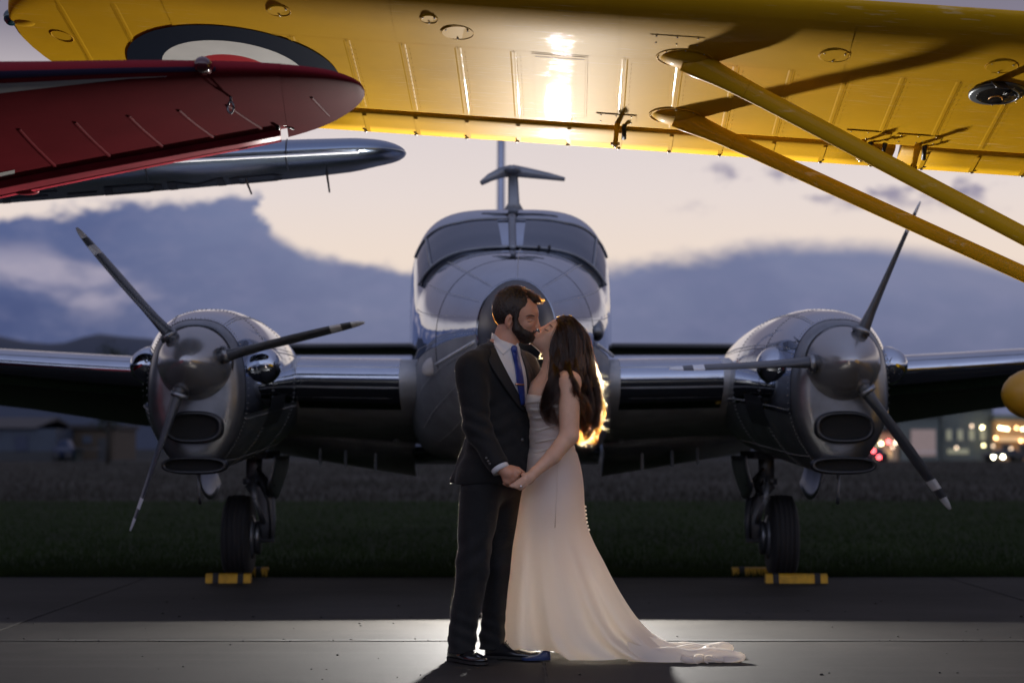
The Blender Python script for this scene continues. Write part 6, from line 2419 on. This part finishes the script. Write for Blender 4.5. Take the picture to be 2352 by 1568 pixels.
def strands(paths, n, spread, r0, waves, m_, name, jitter=.004, locks=20):
    """n wavy tubes following guide paths (lists of world points)"""
    K = 26
    t = np.linspace(0, 1, K)
    Vs = np.zeros((n, K, 3))
    Rd = np.zeros((n, K))
    gd = []
    for pts in paths:
        pts = np.array(pts)
        s = np.linspace(0, 1, len(pts))
        gd.append(np.stack([interp(t, s, pts[:, k]) for k in range(3)], 1))
    lk = [(j % len(gd), rng.uniform(0, 6.28), rng.uniform(.8, 1.25) * waves, rng.normal(0, 1, 3) * spread, rng.uniform(.4, 1.4), rng.uniform(.80, 1.0)) for j in range(locks)]
    for i in range(n):
        gi, ph0, fq0, of0, am0, en0 = lk[rng.integers(locks)]
        g = gd[gi]
        end = en0 * rng.uniform(.9, 1.0)
        tt = t * end
        c = np.stack([np.interp(tt, t, g[:, k]) for k in range(3)], 1)
        ph, fq = ph0 + rng.normal(0, .25), fq0 * rng.uniform(.97, 1.03)
        o0 = of0 + rng.normal(0, 1, 3) * spread * .38 * (1 if rng.random() > .06 else 2.2)
        amp = am0 * rng.uniform(.8, 1.2) * jitter * (.08 + 1.5 * t ** 1.6)
        c = c + o0[None] * (.65 + .45 * t)[:, None] * np.array((1, 1, .5))
        c[:, 0] += amp * np.sin(fq * 6.28 * t + ph)
        c[:, 1] += amp * np.cos(fq * 6.28 * t + ph * 1.3) * .9
        c[:, 2] += amp * .4 * np.sin(fq * 9 * t + ph * 2)
        Vs[i] = c
        Rd[i] = r0 * rng.uniform(.7, 1.3) * (1 - .7 * t ** 2)
    return curves(name, Vs, Rd, m_, bride)


def pth(*a):
    return [q3(*p) for p in a]


back = [pth((1290, 730, -.01), (1325, 752, -.03), (1340, 800, -.03), (1340, 850, -.02), (1350, 910, .0), (1356, 960, .01), (1344, 1025, .0)),
        pth((1300, 728, .0), (1335, 765, .0), (1348, 820, .01), (1352, 880, .02), (1360, 940, .02), (1350, 990, .02), (1340, 1020, .01)),
        pth((1295, 728, .02), (1338, 770, .04), (1352, 840, .05), (1358, 900, .05), (1362, 950, .04), (1346, 1015, .03)),
        pth((1285, 733, -.04), (1312, 770, -.09), (1322, 820, -.10), (1325, 860, -.13), (1340, 905, -.06), (1352, 960, -.03), (1338, 1005, -.02))]
strands(back, 3000, .012, .00055, 2.1, M_hcF, 'hair_locks', .024, 34)
front = [pth((1288, 738, -.05), (1276, 775, -.09), (1269, 820, -.11), (1270, 860, -.15), (1266, 900, -.165), (1256, 945, -.165), (1268, 990, -.17)),
         pth((1291, 736, -.05), (1282, 780, -.095), (1280, 830, -.13), (1276, 875, -.165), (1270, 920, -.17), (1264, 955, -.17), (1276, 985, -.17)),
         pth((1290, 735, -.06), (1295, 790, -.10), (1300, 835, -.14), (1308, 872, -.205), (1322, 905, -.20), (1336, 950, -.13), (1346, 1000, -.08))]
strands(front, 1300, .008, .00055, 2.0, M_hcF, 'front_locks', .020, 13)
cap_p = [pth((1290, 733, HD - .03), (1303, 732, -.05), (1318, 765, -.095), (1322, 820, -.11)), pth((1294, 731, HD), (1308, 728, -.02), (1335, 768, -.06), (1340, 830, -.06)),
         pth((1283, 742, -.065), (1285, 765, -.09), (1294, 800, -.105), (1302, 845, -.12)), pth((1288, 737, HD - .05), (1302, 745, -.085), (1312, 790, -.105), (1308, 850, -.12))]
strands(cap_p, 1400, .006, .0005, .7, M_hcF, 'crown_strands', .003, 20)
fly = [pth((1330, 780, .0), (1350, 840, .02), (1362, 900, .03), (1374, 930, .03), (1384, 900 - 25, .03)), pth((1335, 800, .02), (1355, 860, .03), (1368, 920, .04), (1366, 970, .04), (1384, 990, .03)),
       pth((1340, 830, .03), (1360, 890, .05), (1372, 950, .05), (1386, 965, .04)), pth((1335, 800, -.02), (1352, 850, .0), (1366, 890, .0), (1376, 870, .0), (1372, 850, .0)),
       pth((1330, 790, .04), (1350, 850, .06), (1358, 930, .05), (1352, 1000, .04), (1338, 1030, .02)), pth((1336, 770, .0), (1356, 830, .01), (1370, 880, .02), (1360, 930, .02), (1372, 1010, .02))]
strands(fly, 260, .011, .00042, 2.6, M_hcL, 'flyaway_strands', .014, 90)
neckw = [pth((1258, 795, .04), (1243, 808, .03), (1240, 820, .02), (1247, 826, .0)), pth((1262, 810, .04), (1250, 830, .03), (1246, 845, .02), (1254, 856, .0))]
strands(neckw, 20, .003, .0005, 1.5, M_hcL, 'neck_wisps', .003, 6)
mk('eyelashes', strip(None, [(1251, 754.5), (1255, 757.5), (1260, 758.5)], [(1250.5, 756), (1254.5, 759.5), (1260, 760)], 10, 3, .0018, .001, fn=lambda P: sdf(P, wom[:12])), M_lash, bride)
mk('eyebrow', strip(None, [(1257, 741), (1263, 744), (1270, 751)], [(1256, 742.5), (1262, 746), (1269.5, 752)], 10, 3, .0016, .001, fn=lambda P: sdf(P, wom[:12])), M_hairF, bride)
mk('earring', ellipsoid(q3(1272, 796, -.085), (.0035, .0035, .0035), 8, 6), M_diamond, bride)

# ================================================================== STROBE ON ITS STAND
fx, fy_, fz = FLASH_P
st = thing('strobe_stand', 'photographic strobe on a light stand hidden behind the couple', 'light stand', (fx, fy_ + .12, 0))
mk('pole', tube([(fx, fy_ + .12, .05), (fx, fy_ + .12, fz - .05)], .013, 10), M_black, st)
for a in (R(200), R(320), R(80)):
    foot = np.array((fx + .34 * math.cos(a), fy_ + .12 + .34 * math.sin(a), .012))
    lg = mk('leg', tube([(fx, fy_ + .12, .28), foot], .010, 8), M_black, st)
    mk('rubber_foot', ellipsoid(foot, (.022, .022, .016), 10, 6), M_rubber, lg)
    mk('brace', tube([(fx, fy_ + .12, .10), (fx + .17 * math.cos(a), fy_ + .12 + .17 * math.sin(a), .15)], .006, 6), M_black, lg)
mk('knob', tube([(fx + .012, fy_ + .12, .45), (fx + .05, fy_ + .12, .45)], .014, 10), M_black, st)
hd = thing('studio_strobe', 'strobe head with round reflector pointing at the couple from behind', 'flash', (fx, fy_ + .12, fz - .04))
mk('housing', tube([(fx, fy_ + .09, fz), (fx, fy_ + .11, fz), (fx, fy_ + .30, fz - .012), (fx, fy_ + .32, fz - .012)], [.05, .06, .06, .045], 20), M_black, hd)
mk('reflector', tube([(fx, fy_ + .095, fz), (fx, fy_ + .05, fz), (fx, fy_ + .03, fz)], [.05, .082, .09], 28, caps=False), M_alu2, hd)
mk('bulb', ellipsoid((fx, fy_ + .085, fz), (.025, .02, .025), 14, 8), mat('flash_tube', (1, 1, 1), .3, emit=(1, .95, .88), estr=12), hd)
mk('bracket', box((fx, fy_ + .15, fz - .055), (.05, .05, .06)), M_black, hd, smooth=False)
